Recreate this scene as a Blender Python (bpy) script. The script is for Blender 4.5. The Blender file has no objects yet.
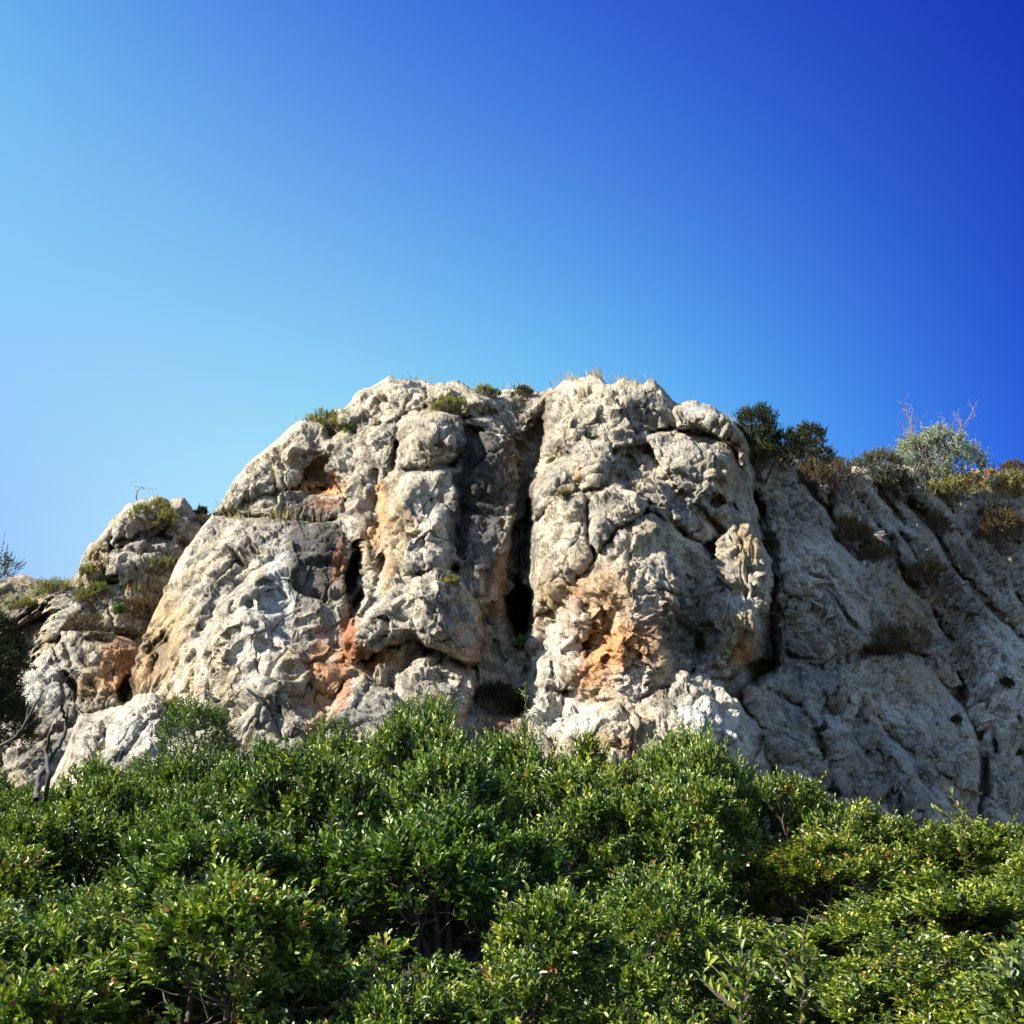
import bpy, math, random
import numpy as np
from mathutils import Vector, Matrix

# ---------------------------------------------------------------- camera, sky, sun
S = bpy.context.scene
COL = S.collection
PITCH = math.radians(22.0)
FPX = 1024.0
CAM = np.array([0.0, 0.0, 1.6])
cam_data = bpy.data.cameras.new('camera')
cam = bpy.data.objects.new('camera', cam_data)
COL.objects.link(cam)
cam.location = CAM
cam.rotation_euler = (math.radians(90) + PITCH, 0, 0)
cam_data.sensor_width = 36; cam_data.lens = 36
cam_data.clip_start = 0.05; cam_data.clip_end = 3000
S.camera = cam

SUN_EL, SUN_AZ = 34.0, -110.0        # azimuth measured from +Y (view direction) towards +X
ce, se = math.cos(math.radians(SUN_EL)), math.sin(math.radians(SUN_EL))
SUND = Vector((math.sin(math.radians(SUN_AZ)) * ce, math.cos(math.radians(SUN_AZ)) * ce, se))
sd = bpy.data.lights.new('sun', 'SUN'); sd.energy = 5.0; sd.angle = math.radians(0.5); sd.color = (1.0, 0.93, 0.80)
sun = bpy.data.objects.new('sun', sd); COL.objects.link(sun)
sun.rotation_euler = SUND.to_track_quat('Z', 'Y').to_euler(); sun.location = SUND * 60

w = bpy.data.worlds.new('World'); S.world = w; w.use_nodes = True
nt = w.node_tree; nt.nodes.clear()
sky = nt.nodes.new('ShaderNodeTexSky'); sky.sky_type = 'NISHITA'; sky.sun_disc = False
sky.sun_elevation = math.radians(SUN_EL); sky.sun_rotation = math.radians(-101.0)
sky.altitude = 600; sky.air_density = 1.0; sky.dust_density = 0.6; sky.ozone_density = 4.0
hs = nt.nodes.new('ShaderNodeHueSaturation'); hs.inputs['Saturation'].default_value = 1.25
gm = nt.nodes.new('ShaderNodeGamma'); gm.inputs[1].default_value = 1.0
bg = nt.nodes.new('ShaderNodeBackground'); bg.inputs[1].default_value = 0.0643
wo = nt.nodes.new('ShaderNodeOutputWorld')
nt.links.new(sky.outputs[0], hs.inputs['Color']); nt.links.new(hs.outputs[0], gm.inputs[0])
# deepen the blue away from the sun and brighten the air low down, by direction
tco = nt.nodes.new('ShaderNodeTexCoord'); sep = nt.nodes.new('ShaderNodeSeparateXYZ'); nt.links.new(tco.outputs['Generated'], sep.inputs[0])
def wm(op, a, b=None, c=None):
    n = nt.nodes.new('ShaderNodeMath'); n.operation = op
    for i, v in enumerate((a, b, c)):
        if v is None: continue
        if isinstance(v, (int, float)): n.inputs[i].default_value = v
        else: nt.links.new(v, n.inputs[i])
    return n.outputs[0]
dx = wm('MAXIMUM', wm('MINIMUM', sep.outputs[0], .47), -.47); dz = wm('MAXIMUM', wm('MINIMUM', sep.outputs[2], .80), .28)
dz = wm('SUBTRACT', dz, .55)
xx = wm('MULTIPLY', dx, dx); xz = wm('MULTIPLY', dx, dz); zz_ = wm('MULTIPLY', dz, dz)
EXPN = [dx, dz, xx, xz, zz_, wm('MULTIPLY', xx, dx), wm('MULTIPLY', xx, dz), wm('MULTIPLY', xz, dz), wm('MULTIPLY', zz_, dz)]
SKYC = [[0.95, 0.658, 0.372], [-2.267, -1.234, 0.024], [-3.199, -2.733, 0.178], [-5.28, -4.64, -1.556], [0.014, -3.404, -0.796], [-7.859, -7.313, -2.254], [-1.738, -4.194, -1.593], [7.906, 6.123, -0.914], [3.59, -1.654, -0.016], [0.587, -2.741, -0.02]]
cmb = nt.nodes.new('ShaderNodeCombineXYZ')
for ch in range(3):
    k = [r[ch] for r in SKYC]
    e = k[0]
    for mn, kk in zip(EXPN, k[1:]): e = wm('MULTIPLY_ADD', mn, kk, e)
    nt.links.new(wm('POWER', math.e, e), cmb.inputs[ch])
vm = nt.nodes.new('ShaderNodeVectorMath'); vm.operation = 'MULTIPLY'
nt.links.new(gm.outputs[0], vm.inputs[0]); nt.links.new(cmb.outputs[0], vm.inputs[1]); 
fr = wm('MAXIMUM', wm('MINIMUM', wm('MULTIPLY_ADD', sep.outputs[1], 4.0, -1.0), 1.0), 0.0)     # plain sky overhead and behind
mxs = nt.nodes.new('ShaderNodeMix'); mxs.data_type = 'RGBA'; nt.links.new(fr, mxs.inputs[0]); vs = nt.nodes.new('ShaderNodeVectorMath'); vs.operation = 'SCALE'; vs.inputs['Scale'].default_value = 1.35; nt.links.new(sky.outputs[0], vs.inputs[0]); nt.links.new(vs.outputs[0], mxs.inputs[6]); nt.links.new(vm.outputs[0], mxs.inputs[7])
nt.links.new(mxs.outputs[2], bg.inputs[0]); nt.links.new(bg.outputs[0], wo.inputs[0])

S.view_settings.view_transform = 'Standard'; S.view_settings.look = 'None'
S.view_settings.gamma = 1.0; S.view_settings.exposure = 1.8
S.render.engine = 'CYCLES'
S.cycles.max_bounces = 6; S.cycles.transparent_max_bounces = 4

# ---------------------------------------------------------------- helpers
cp_, sp_ = math.cos(PITCH), math.sin(PITCH)
def ray(u, v):
    a = (np.asarray(u, float) - 512) / FPX; b = -(np.asarray(v, float) - 512) / FPX
    return np.stack([a, cp_ - b * sp_, sp_ + b * cp_], -1)
def at(u, v, Y):                       # a point of the place, Y metres ahead, from its spot in the photograph
    r = ray(u, v)
    return CAM + r * (np.asarray(Y, float) / r[..., 1])[..., None]

def tag(o, label=None, cat=None, group=None, kind=None):
    if label: o['label'] = label
    if cat: o['category'] = cat
    if group: o['group'] = group
    if kind: o['kind'] = kind
    return o

def mesh_np(name, V, F, mat=None, smooth=False, attrs=None, cols=None):
    me = bpy.data.meshes.new(name)
    V = np.asarray(V, np.float32); F = np.asarray(F, np.int32)
    n, k = F.shape
    me.vertices.add(len(V)); me.vertices.foreach_set('co', V.ravel())
    me.loops.add(n * k); me.loops.foreach_set('vertex_index', F.ravel())
    me.polygons.add(n)
    me.polygons.foreach_set('loop_start', np.arange(0, n * k, k, dtype=np.int32))
    me.polygons.foreach_set('loop_total', np.full(n, k, np.int32))
    me.polygons.foreach_set('use_smooth', np.full(n, smooth))
    me.update(calc_edges=True)
    for an, av in (attrs or {}).items():
        a = me.attributes.new(an, 'FLOAT', 'POINT'); a.data.foreach_set('value', np.asarray(av, np.float32))
    for an, av in (cols or {}).items():
        a = me.attributes.new(an, 'FLOAT_COLOR', 'POINT')
        c = np.ones((len(V), 4), np.float32); c[:, :3] = av
        a.data.foreach_set('color', c.ravel())
    if mat: me.materials.append(mat)
    return me
def link(name, me, parent=None, loc=(0, 0, 0)):
    o = bpy.data.objects.new(name, me); COL.objects.link(o); o.location = loc
    if parent: o.parent = parent
    return o
def empty(name, loc, rz=0.0, sc=(1, 1, 1)):
    o = bpy.data.objects.new(name, None); COL.objects.link(o)
    o.empty_display_size = .2; o.location = loc; o.rotation_euler = (0, 0, rz); o.scale = sc
    return o

# noise in numpy
_r = np.random.RandomState(11)
PERM = np.tile(_r.permutation(256), 3).astype(np.int32)
G = _r.normal(size=(256, 3)); G = (G / np.linalg.norm(G, axis=1)[:, None]).astype(np.float32)
RV = _r.rand(256, 3).astype(np.float32)
def hsh(i, j, k): return PERM[PERM[PERM[i & 255] + (j & 255)] + (k & 255)]
def pn(P, seed=0):
    P = (P + np.float32(seed * 7.31)).astype(np.float32)
    I = np.floor(P).astype(np.int32); f = P - I
    w_ = f * f * f * (f * (f * 6 - 15) + 10)
    out = 0
    for a in (0, 1):
        wa = w_[..., 0] if a else 1 - w_[..., 0]
        for b in (0, 1):
            wb = w_[..., 1] if b else 1 - w_[..., 1]
            for c in (0, 1):
                wc = w_[..., 2] if c else 1 - w_[..., 2]
                g = G[hsh(I[..., 0] + a, I[..., 1] + b, I[..., 2] + c)]
                d = g[..., 0] * (f[..., 0] - a) + g[..., 1] * (f[..., 1] - b) + g[..., 2] * (f[..., 2] - c)
                out = out + wa * wb * wc * d
    return out * 1.5
def fbm(P, o=5, seed=0, rough=.5, lac=2.03, ridged=False):
    s = 0; a = 1.0; t = 0
    for i in range(o):
        n = pn(P, seed + i * 3)
        if ridged: n = 1 - 2 * np.abs(n)
        s = s + a * n; t += a; a *= rough; P = P * lac
    return s / t
def voro(P, seed=0, jit=.9):
    P = (P + np.float32(seed * 5.17)).astype(np.float32)
    I = np.floor(P).astype(np.int32)
    f1 = np.full(P.shape[:-1], 9., np.float32); f2 = f1.copy()
    idd = np.zeros(P.shape[:-1], np.int32); off = np.zeros_like(P)
    for a in (-1, 0, 1):
        for b in (-1, 0, 1):
            for c in (-1, 0, 1):
                h = hsh(I[..., 0] + a, I[..., 1] + b, I[..., 2] + c)
                q = I + np.array([a, b, c], np.int32) + .5 + (RV[h] - .5) * jit
                dv = P - q
                d = np.sqrt((dv ** 2).sum(-1))
                m = d < f1
                f2 = np.where(m, f1, np.minimum(f2, d))
                f1 = np.where(m, d, f1); idd = np.where(m, h, idd); off = np.where(m[..., None], dv, off)
    return f1, f2, idd, off
def facets(P, seed, tilt=1.0):         # broken rock: each cell is a plane of its own tilt
    f1, f2, i, off = voro(P, seed)
    g = G[(i * 7 + 13) & 255]
    return (off * g).sum(-1) * tilt + (RV[(i * 5 + 3) & 255][..., 0] - .5) * .5, f2 - f1
def sst(a, b, x):
    t = np.clip((x - a) / (b - a), 0, 1); return t * t * (3 - 2 * t)

# ---------------------------------------------------------------- materials
def new_mat(name):
    m = bpy.data.materials.new(name); m.use_nodes = True
    t = m.node_tree; t.nodes.clear()
    out = t.nodes.new('ShaderNodeOutputMaterial'); p = t.nodes.new('ShaderNodeBsdfPrincipled')
    t.links.new(p.outputs[0], out.inputs[0])
    return m, t, p, out
def N(t, kind, **kw):
    n = t.nodes.new(kind)
    for k, v in kw.items():
        if hasattr(n, k): setattr(n, k, v)
        else: n.inputs[k].default_value = v
    return n
def ramp(t, src, stops):
    r = t.nodes.new('ShaderNodeValToRGB'); e = r.color_ramp.elements
    while len(e) < len(stops): e.new(.5)
    for el, (p_, c) in zip(e, stops): el.position = p_; el.color = (*c, 1) if len(c) == 3 else c
    t.links.new(src, r.inputs[0]); return r

def rock_material():
    m, t, p, out = new_mat('limestone')
    L = t.links
    tc = N(t, 'ShaderNodeTexCoord'); vc = N(t, 'ShaderNodeAttribute', attribute_name='rock_col')
    n1 = N(t, 'ShaderNodeTexNoise', Scale=7.0, Detail=9.0, Roughness=.68)
    n2 = N(t, 'ShaderNodeTexNoise', Scale=26.0, Detail=8.0, Roughness=.72)
    vo = N(t, 'ShaderNodeTexVoronoi', Scale=11.0, feature='DISTANCE_TO_EDGE')
    wn = N(t, 'ShaderNodeTexNoise', Scale=4.0, Detail=4.0)
    mixv = N(t, 'ShaderNodeMix', data_type='RGBA', blend_type='LINEAR_LIGHT'); mixv.inputs[0].default_value = .12
    L.new(tc.outputs['Object'], n1.inputs['Vector']); L.new(tc.outputs['Object'], n2.inputs['Vector'])
    L.new(tc.outputs['Object'], wn.inputs['Vector']); L.new(tc.outputs['Object'], mixv.inputs[6]); L.new(wn.outputs['Color'], mixv.inputs[7])
    L.new(mixv.outputs[2], vo.inputs['Vector'])
    r1 = ramp(t, n1.outputs[0], [(.36, (.42, .41, .40)), (.46, (.88, .87, .86)), (.56, (1.08, 1.07, 1.05)), (.66, (1.35, 1.34, 1.30))])
    r2 = ramp(t, n2.outputs[0], [(.38, (.40, .39, .39)), (.48, (.95, .95, .95)), (.62, (1.3, 1.3, 1.28))])
    a = N(t, 'ShaderNodeMix', data_type='RGBA', blend_type='MULTIPLY'); a.inputs[0].default_value = .8
    b = N(t, 'ShaderNodeMix', data_type='RGBA', blend_type='MULTIPLY'); b.inputs[0].default_value = .8
    L.new(vc.outputs['Color'], a.inputs[6]); L.new(r1.outputs[0], a.inputs[7])
    L.new(a.outputs[2], b.inputs[6]); L.new(r2.outputs[0], b.inputs[7])
    _final = b
    p.inputs['Roughness'].default_value = .92; p.inputs['Specular IOR Level'].default_value = .2
    crk = ramp(t, vo.outputs['Distance'], [(0., (0, 0, 0)), (.05, (1, 1, 1))])
    b1 = N(t, 'ShaderNodeBump', Strength=.9, Distance=.11); b2 = N(t, 'ShaderNodeBump', Strength=1.0, Distance=.08)
    b3 = N(t, 'ShaderNodeBump', Strength=.5, Distance=.03); b4 = N(t, 'ShaderNodeBump', Strength=.9, Distance=.025)
    n3 = N(t, 'ShaderNodeTexNoise', Scale=70.0, Detail=5.0, Roughness=.7); L.new(tc.outputs['Object'], n3.inputs['Vector']); L.new(n3.outputs[0], b4.inputs['Height']); L.new(b4.outputs['Normal'], b3.inputs['Normal'])
    r3 = ramp(t, n3.outputs[0], [(.38, (.60, .59, .58)), (.5, (1., 1., 1.)), (.62, (1.25, 1.25, 1.24))])
    c3 = N(t, 'ShaderNodeMix', data_type='RGBA', blend_type='MULTIPLY'); c3.inputs[0].default_value = .7
    L.new(_final.outputs[2], c3.inputs[6]); L.new(r3.outputs[0], c3.inputs[7]); L.new(c3.outputs[2], p.inputs['Base Color'])
    L.new(n1.outputs[0], b1.inputs['Height']); L.new(n2.outputs[0], b2.inputs['Height']); L.new(crk.outputs[0], b3.inputs['Height'])
    L.new(b3.outputs[0], b2.inputs['Normal']); L.new(b2.outputs[0], b1.inputs['Normal']); L.new(b1.outputs[0], p.inputs['Normal'])
    return m
ROCK = rock_material()

def leaf_material(name, stops, rough=.38, spec=.6, transl=.35, tmul=(1.3, 1.6, .5)):
    m, t, p, out = new_mat(name); L = t.links
    at_ = N(t, 'ShaderNodeAttribute', attribute_name='leafv')
    oi = N(t, 'ShaderNodeObjectInfo')
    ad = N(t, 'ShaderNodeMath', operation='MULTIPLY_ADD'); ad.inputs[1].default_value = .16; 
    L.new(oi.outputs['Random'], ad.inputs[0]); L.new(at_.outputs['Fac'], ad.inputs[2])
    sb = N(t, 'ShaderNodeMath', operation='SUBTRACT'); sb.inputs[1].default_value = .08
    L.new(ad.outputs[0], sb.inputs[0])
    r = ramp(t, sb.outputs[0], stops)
    oc = N(t, 'ShaderNodeMix', data_type='RGBA', blend_type='MULTIPLY'); oc.inputs[0].default_value = 1
    L.new(r.outputs[0], oc.inputs[6]); L.new(oi.outputs['Color'], oc.inputs[7])
    L.new(oc.outputs[2], p.inputs['Base Color'])
    p.inputs['Roughness'].default_value = rough; p.inputs['Specular IOR Level'].default_value = spec
    tr = N(t, 'ShaderNodeBsdfTranslucent'); mx = N(t, 'ShaderNodeMixShader'); mx.inputs[0].default_value = transl
    mu = N(t, 'ShaderNodeMix', data_type='RGBA', blend_type='MULTIPLY'); mu.inputs[0].default_value = 1; mu.inputs[7].default_value = (*tmul, 1)
    L.new(oc.outputs[2], mu.inputs[6]); L.new(mu.outputs[2], tr.inputs['Color'])
    L.new(p.outputs[0], mx.inputs[1]); L.new(tr.outputs[0], mx.inputs[2]); L.new(mx.outputs[0], out.inputs[0])
    return m
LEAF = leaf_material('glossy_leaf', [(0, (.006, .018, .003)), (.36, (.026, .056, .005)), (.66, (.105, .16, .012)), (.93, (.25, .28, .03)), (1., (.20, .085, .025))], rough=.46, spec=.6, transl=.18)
LEAF_DARK = leaf_material('dark_leaf', [(0, (.006, .012, .005)), (.6, (.018, .028, .010)), (1., (.055, .048, .020))], rough=.55, spec=.3, transl=.2)
LEAF_OLIVE = leaf_material('olive_leaf', [(0, (.06, .065, .022)), (.5, (.15, .145, .05)), (1., (.30, .25, .10))], rough=.65, spec=.2, transl=.25)
LEAF_SILVER = leaf_material('silver_leaf', [(0, (.10, .13, .08)), (.5, (.20, .235, .15)), (1., (.34, .35, .24))], rough=.6, spec=.3, transl=.25, tmul=(1, 1.1, .7))
LEAF_RUST = leaf_material('rust_leaf', [(0, (.20, .09, .035)), (.5, (.38, .19, .075)), (1., (.45, .33, .14))], rough=.7, spec=.2, transl=.3, tmul=(1.2, 1, .6))
LEAF_BROWN = leaf_material('brown_leaf', [(0, (.045, .032, .018)), (.5, (.09, .065, .032)), (1., (.15, .11, .05))], rough=.8, spec=.1, transl=.15, tmul=(1, 1, .7))
LEAF_GREEN = leaf_material('fresh_leaf', [(0, (.03, .09, .02)), (.6, (.06, .17, .03)), (1., (.14, .2, .05))], rough=.5, spec=.4, transl=.3)
GRASS = leaf_material('dry_grass_blade', [(0, (.17, .14, .05)), (.5, (.32, .26, .11)), (1., (.45, .38, .2))], rough=.7, spec=.2, transl=.35, tmul=(1.1, 1, .6))
def wood_material(name, c0, c1, sc=18):
    m, t, p, out = new_mat(name); L = t.links
    tc = N(t, 'ShaderNodeTexCoord'); n = N(t, 'ShaderNodeTexNoise', Scale=sc, Detail=6., Roughness=.7)
    L.new(tc.outputs['Object'], n.inputs['Vector']); r = ramp(t, n.outputs[0], [(.3, c0), (.7, c1)])
    L.new(r.outputs[0], p.inputs['Base Color']); p.inputs['Roughness'].default_value = .85
    b = N(t, 'ShaderNodeBump', Strength=.6, Distance=.02); L.new(n.outputs[0], b.inputs['Height']); L.new(b.outputs[0], p.inputs['Normal'])
    return m
BARK = wood_material('bark', (.025, .018, .012), (.085, .06, .042))
DEADWOOD = wood_material('dead_wood', (.014, .012, .011), (.05, .044, .040))
TWIG = wood_material('pale_twig', (.09, .075, .07), (.20, .17, .15))
SOIL = wood_material('soil', (.012, .012, .006), (.05, .04, .022), 5)

# ---------------------------------------------------------------- rock sheets
def rbf(ctrl, U, V):
    c = np.array(ctrl, float); X = c[:, :2] / 100; n = len(c)
    def ph(r2): return np.where(r2 > 0, r2 * np.log(np.maximum(r2, 1e-12)) * .5, 0)
    d2 = ((X[:, None] - X[None]) ** 2).sum(-1)
    A = np.zeros((n + 3, n + 3)); A[:n, :n] = ph(d2) + np.eye(n) * .03
    A[:n, n] = 1; A[:n, n + 1:] = X; A[n:, :n] = A[:n, n:].T
    s = np.linalg.solve(A, np.r_[c[:, 2], 0, 0, 0])
    out = s[n] + s[n + 1] * U / 100 + s[n + 2] * V / 100
    for i in range(n):
        out = out + s[i] * ph((U / 100 - X[i, 0]) ** 2 + (V / 100 - X[i, 1]) ** 2)
    return out
def poly_sd(poly, U, V):               # signed distance, positive inside
    P = np.array(poly, float); n = len(P)
    best = np.full(U.shape, 1e9); inside = np.zeros(U.shape, bool)
    for i in range(n):
        a = P[i]; b = P[(i + 1) % n]; e = b - a
        wx, wy = U - a[0], V - a[1]
        t = np.clip((wx * e[0] + wy * e[1]) / (e @ e), 0, 1)
        best = np.minimum(best, (wx - e[0] * t) ** 2 + (wy - e[1] * t) ** 2)
        c = ((a[1] > V) != (b[1] > V)) & (U < (b[0] - a[0]) * (V - a[1]) / ((b[1] - a[1]) + 1e-9) + a[0])
        inside ^= c
    d = np.sqrt(best)
    return np.where(inside, d, -d)
def line_d(pts, U, V):
    P = np.array(pts, float); best = np.full(U.shape, 1e9)
    for i in range(len(P) - 1):
        a, b = P[i], P[i + 1]; e = b - a
        wx, wy = U - a[0], V - a[1]
        t = np.clip((wx * e[0] + wy * e[1]) / (e @ e), 0, 1)
        best = np.minimum(best, (wx - e[0] * t) ** 2 + (wy - e[1] * t) ** 2)
    return np.sqrt(best)
def blob(U, V, cx, cy, rx, ry, ang=0):
    a = math.radians(ang); x, y = U - cx, V - cy
    xr = (x * math.cos(a) + y * math.sin(a)) / rx; yr = (-x * math.sin(a) + y * math.cos(a)) / ry
    return np.sqrt(xr ** 2 + yr ** 2)

SHEETS = {}
def rock_sheet(name, sil, u0, u1, vbot, ctrl, blocks, cracks, holes, tints, du=1.0, nrow=440, rim=9, rimd=.7, amp=1.0, seed=0,
               jag=1.0, base_col=(.58, .525, .42), rough_zones=(), back=10.0):
    us = np.arange(u0, u1 + du, du); nu = len(us)
    sx, sy = zip(*sil)
    vt = np.interp(us, sx, sy)
    vt = np.convolve(np.pad(vt, 3, mode='edge'), np.ones(7) / 7, 'valid')
    q = np.stack([us * .02, us * 0, us * 0 + seed], -1)
    vt = vt + jag * (4.0 * pn(q * 2.1, seed) + 2.6 * pn(q * 5.3, seed + 2) + 1.5 * pn(q * 13, seed + 4))
    t = np.linspace(0, 1, nrow) ** 1.0
    Vv = vt[None] + t[:, None] * (vbot - vt[None]); U = np.repeat(us[None], nrow, 0)
    base = rbf(ctrl, U, Vv)
    P0 = at(U, Vv, base).astype(np.float32)
    # warped chart so traced edges wander like real fractures
    wx = 5.0 * fbm(P0 * .9, 4, seed + 20) + 1.2 * fbm(P0 * 2.4, 2, seed + 22); wy = 5.0 * fbm(P0 * .9, 4, seed + 31) + 1.2 * fbm(P0 * 2.4, 2, seed + 33)
    Uw, Vw = U + wx, Vv + wy
    H = np.full(U.shape, -.35)
    bid = np.zeros(U.shape, np.int32)
    edge_n = 3.2 + 7.5 * fbm(P0 * 1.7, 3, seed + 15)
    bulge_n = 1 + 1.1 * fbm(P0 * .9, 3, seed + 17)
    hole_n = .8 * fbm(P0 * 2.0, 4, seed + 19, .6)
    for i, b in enumerate(blocks):
        poly, lev, bulge, wd = b[:4]; tilt = b[4] if len(b) > 4 else (0, 0)
        pp = np.array(poly); x0, y0 = pp.min(0) - 12; x1, y1 = pp.max(0) + 12
        m = (Uw > x0) & (Uw < x1) & (Vw > y0) & (Vw < y1)
        if not m.any(): continue
        d = poly_sd(poly, Uw[m], Vw[m]) + edge_n[m]
        k = np.clip(d / wd, 0, 1); prof = np.sqrt(np.maximum(0, 1 - (1 - k) ** 2))
        c = pp.mean(0)
        h = lev * sst(-2.0, 4.5, d) + bulge * .82 * bulge_n[m] * (.35 * prof + .65 * k) + (tilt[0] * (Uw[m] - c[0]) + tilt[1] * (Vw[m] - c[1])) / 100
        h = np.where(d > -2.0, h, -9)
        Hm = H[m]; g = h > Hm
        Hm[g] = h[g]; H[m] = Hm
        bm = bid[m]; bm[g] = i + 1; bid[m] = bm
    for pts, dep, wd in cracks:
        d = line_d(pts, Uw, Vw); H = H - dep * np.clip(.75 + 1.6 * hole_n, .1, 1.3) * np.exp(-(d / wd) ** 2)
    for (cx, cy, rx, ry, ang, dep) in holes:
        d = blob(Uw, Vw, cx, cy, rx, ry, ang) + hole_n; H = H - dep * (1 - sst(.55, 1.2, d))
    # rounded rim that turns away at the skyline
    s = np.clip((Vv - vt[None]) / rim, 0, 1)
    H = H - rimd * (1 - np.sqrt(1 - (1 - s) ** 2))
    Y = base - H
    Pm = at(U, Vv, Y).astype(np.float32)
    # normals of the large form (smoothed)
    def normals(Pm):
        dU = np.gradient(Pm, axis=1); dV = np.gradient(Pm, axis=0)
        n = np.cross(dV, dU); n /= np.maximum(np.linalg.norm(n, axis=-1, keepdims=True), 1e-9)
        return n
    n = normals(Pm)
    for _ in range(6):
        n[1:-1] = (n[:-2] + n[1:-1] * 2 + n[2:]) / 4; n[:, 1:-1] = (n[:, :-2] + n[:, 1:-1] * 2 + n[:, 2:]) / 4
    n /= np.maximum(np.linalg.norm(n, axis=-1, keepdims=True), 1e-9)
    if n[nrow // 2, nu // 2, 1] > 0: n = -n
    vr = Pm - CAM.astype(np.float32); vr /= np.linalg.norm(vr, axis=-1, keepdims=True)
    cosv = np.abs((normals(Pm) * vr).sum(-1)); cosv[1:-1] = (cosv[:-2] + cosv[1:-1] + cosv[2:]) / 3; cosv[:, 1:-1] = (cosv[:, :-2] + cosv[:, 1:-1] + cosv[:, 2:]) / 3
    flat = sst(.08, .55, cosv)          # less relief where the mesh is stretched along a wall
    R = np.ones(U.shape) * .85               # local roughness
    for (cx, cy, rx, ry, ang, k) in rough_zones:
        R = R + (k - 1) * (1 - sst(.6, 1.3, blob(Uw, Vw, cx, cy, rx, ry, ang)))
    W = Pm + .35 * np.stack([fbm(Pm * .8, 3, seed + 1), fbm(Pm * .8, 3, seed + 5), fbm(Pm * .8, 3, seed + 9)], -1).astype(np.float32)
    sh = np.array([1, 1, .55], np.float32)
    fa, ea = facets(W * .55 * sh, seed + 1); fb, eb = facets(W * 1.25 * sh, seed + 2)
    fc, ec = facets(W * 3.1, seed + 3); fd, ed = facets(W * 7.5, seed + 4)
    fe, ee = facets(W * np.array([1.9, 1.9, .8], np.float32), seed + 6); ff, ef = facets(W * 14, seed + 7)
    lo = .30 * fa + .13 * fb + .12 * fbm(Pm * np.array([1.1, 1.1, .35], np.float32), 3, seed + 41, .5) - .07 * np.exp(-(ea / .035) ** 2)
    rd = fbm(W * 1.6 * np.array([1, 1, .6], np.float32), 6, seed + 51, .58, ridged=True)
    msk = sst(-.05, .25, pn(Pm * .6, seed + 70)); rgh = .45 + .9 * sst(-.2, .3, fbm(Pm * .7, 3, seed + 73))
    hi = .12 * fe + (.090 * fc + .052 * fd + .026 * ff) * R * rgh + .050 * rd * R ** .6 * rgh + .050 * fbm(Pm * 7, 5, seed + 61, .75) * R
    hi = hi - .11 * np.exp(-(eb / .022) ** 2) * msk - .10 * np.exp(-(ee / .028) ** 2) * (1 - msk) - .028 * np.exp(-(ec / .06) ** 2) * msk
    pit = sst(.30, .5, pn(Pm * 3.3, seed + 81)); hi = hi - .02 * pit * R ** .5
    D = lo * (.12 + .88 * flat) + hi * flat
    D = (D * amp).astype(np.float32)
    env = np.minimum(1, .35 + (Vv - vt[None]) / 14.)
    Pf = Pm + n * (D * env)[..., None]
    # colour of the stone, plus tints, a few of which paint shade or skylight
    P = Pm
    def nz(f, sd, o=4, r=.55): return fbm(P * f, o, sd, r)
    c = np.empty(U.shape + (3,), np.float32); c[:] = base_col
    grey = sst(-.25, .35, nz(.55, 101)); warm = sst(-.1, .4, nz(.8, 111))
    c = c * (1 - grey[..., None] * .30 * np.array([1, .97, .88])) 
    c = c * (1 + warm[..., None] * np.array([.10, .02, -.12]))
    lich = sst(.0, .24, nz(2.4, 121, 5, .65)); c = c * (1 - .50 * lich[..., None] * np.array([1, .98, .93]))
    vst = sst(.08, .38, fbm(P * np.array([2.6, 2.6, .28], np.float32), 5, seed + 251, .62)); c = c * (1 - .42 * vst[..., None] * np.array([.96, .97, 1.]))
    spk = sst(.10, .30, nz(9.0, 191, 5, .7)); c = c * (1 - .45 * spk[..., None])
    pal = sst(.12, .35, nz(1.7, 131, 5, .6)); c = c + (np.array([.66, .62, .54]) - c) * (pal * .55)[..., None]
    och = sst(.18, .42, nz(1.3, 141, 5, .6)); c = c + (np.array([.32, .225, .115]) - c) * (och * .45)[..., None]
    colr = dict(orange=(.60, .30, .125), red=(.40, .16, .075), dark=(.048, .045, .044), black=(.02, .02, .02), pale=(.68, .65, .59),
                ochre=(.42, .30, .15), grey=(.20, .20, .20), moss=(.10, .12, .045), brown=(.17, .12, .075), cream=(.60, .52, .38), blue=(.52, .55, .56))
    streak = fbm(P * np.array([3.0, 3.0, .5], np.float32), 5, seed + 151, .6); blot = nz(2.1, 161, 5, .62) + .55 * nz(7.0, 171, 4, .7); streak = streak + .3 * nz(8.0, 181, 3, .7)
    fine = 1.1 * nz(5.0, 201, 5, .75) + .7 * nz(14.0, 211, 3, .7)
    for (cx, cy, rx, ry, ang, ch, st, kind) in tints:
        d = blob(Uw, Vw, cx, cy, rx, ry, ang)
        nn = {'s': streak, 'b': blot, 'm': fine}[kind]
        mk = (1 - sst(.45, 1.2, d + nn * .9)) * st
        c = c + (np.array(colr[ch]) - c) * mk[..., None]
    c = np.clip(c, .015, .8)
    # land behind the rim so the rock is solid
    nb = 26; k = np.linspace(0, 1, nb)[1:] ** 1.6
    rimP = Pf[0]
    B = rimP[None] + np.stack([np.zeros(nb - 1), k * back, -k * back * .22], -1)[:, None, :]
    B[..., 2] += (.5 * fbm(B.astype(np.float32) * .7, 4, seed + 9) * np.minimum(1, k[:, None] * 3))
    B[..., 2] = np.minimum(B[..., 2], rimP[None, :, 2] - .02 * (1 + 8 * k[:, None]))
    B = B[::-1]
    allP = np.concatenate([B, Pf], 0); allC = np.concatenate([np.repeat(c[:1], nb - 1, 0), c], 0)
    nr = allP.shape[0]
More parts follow.
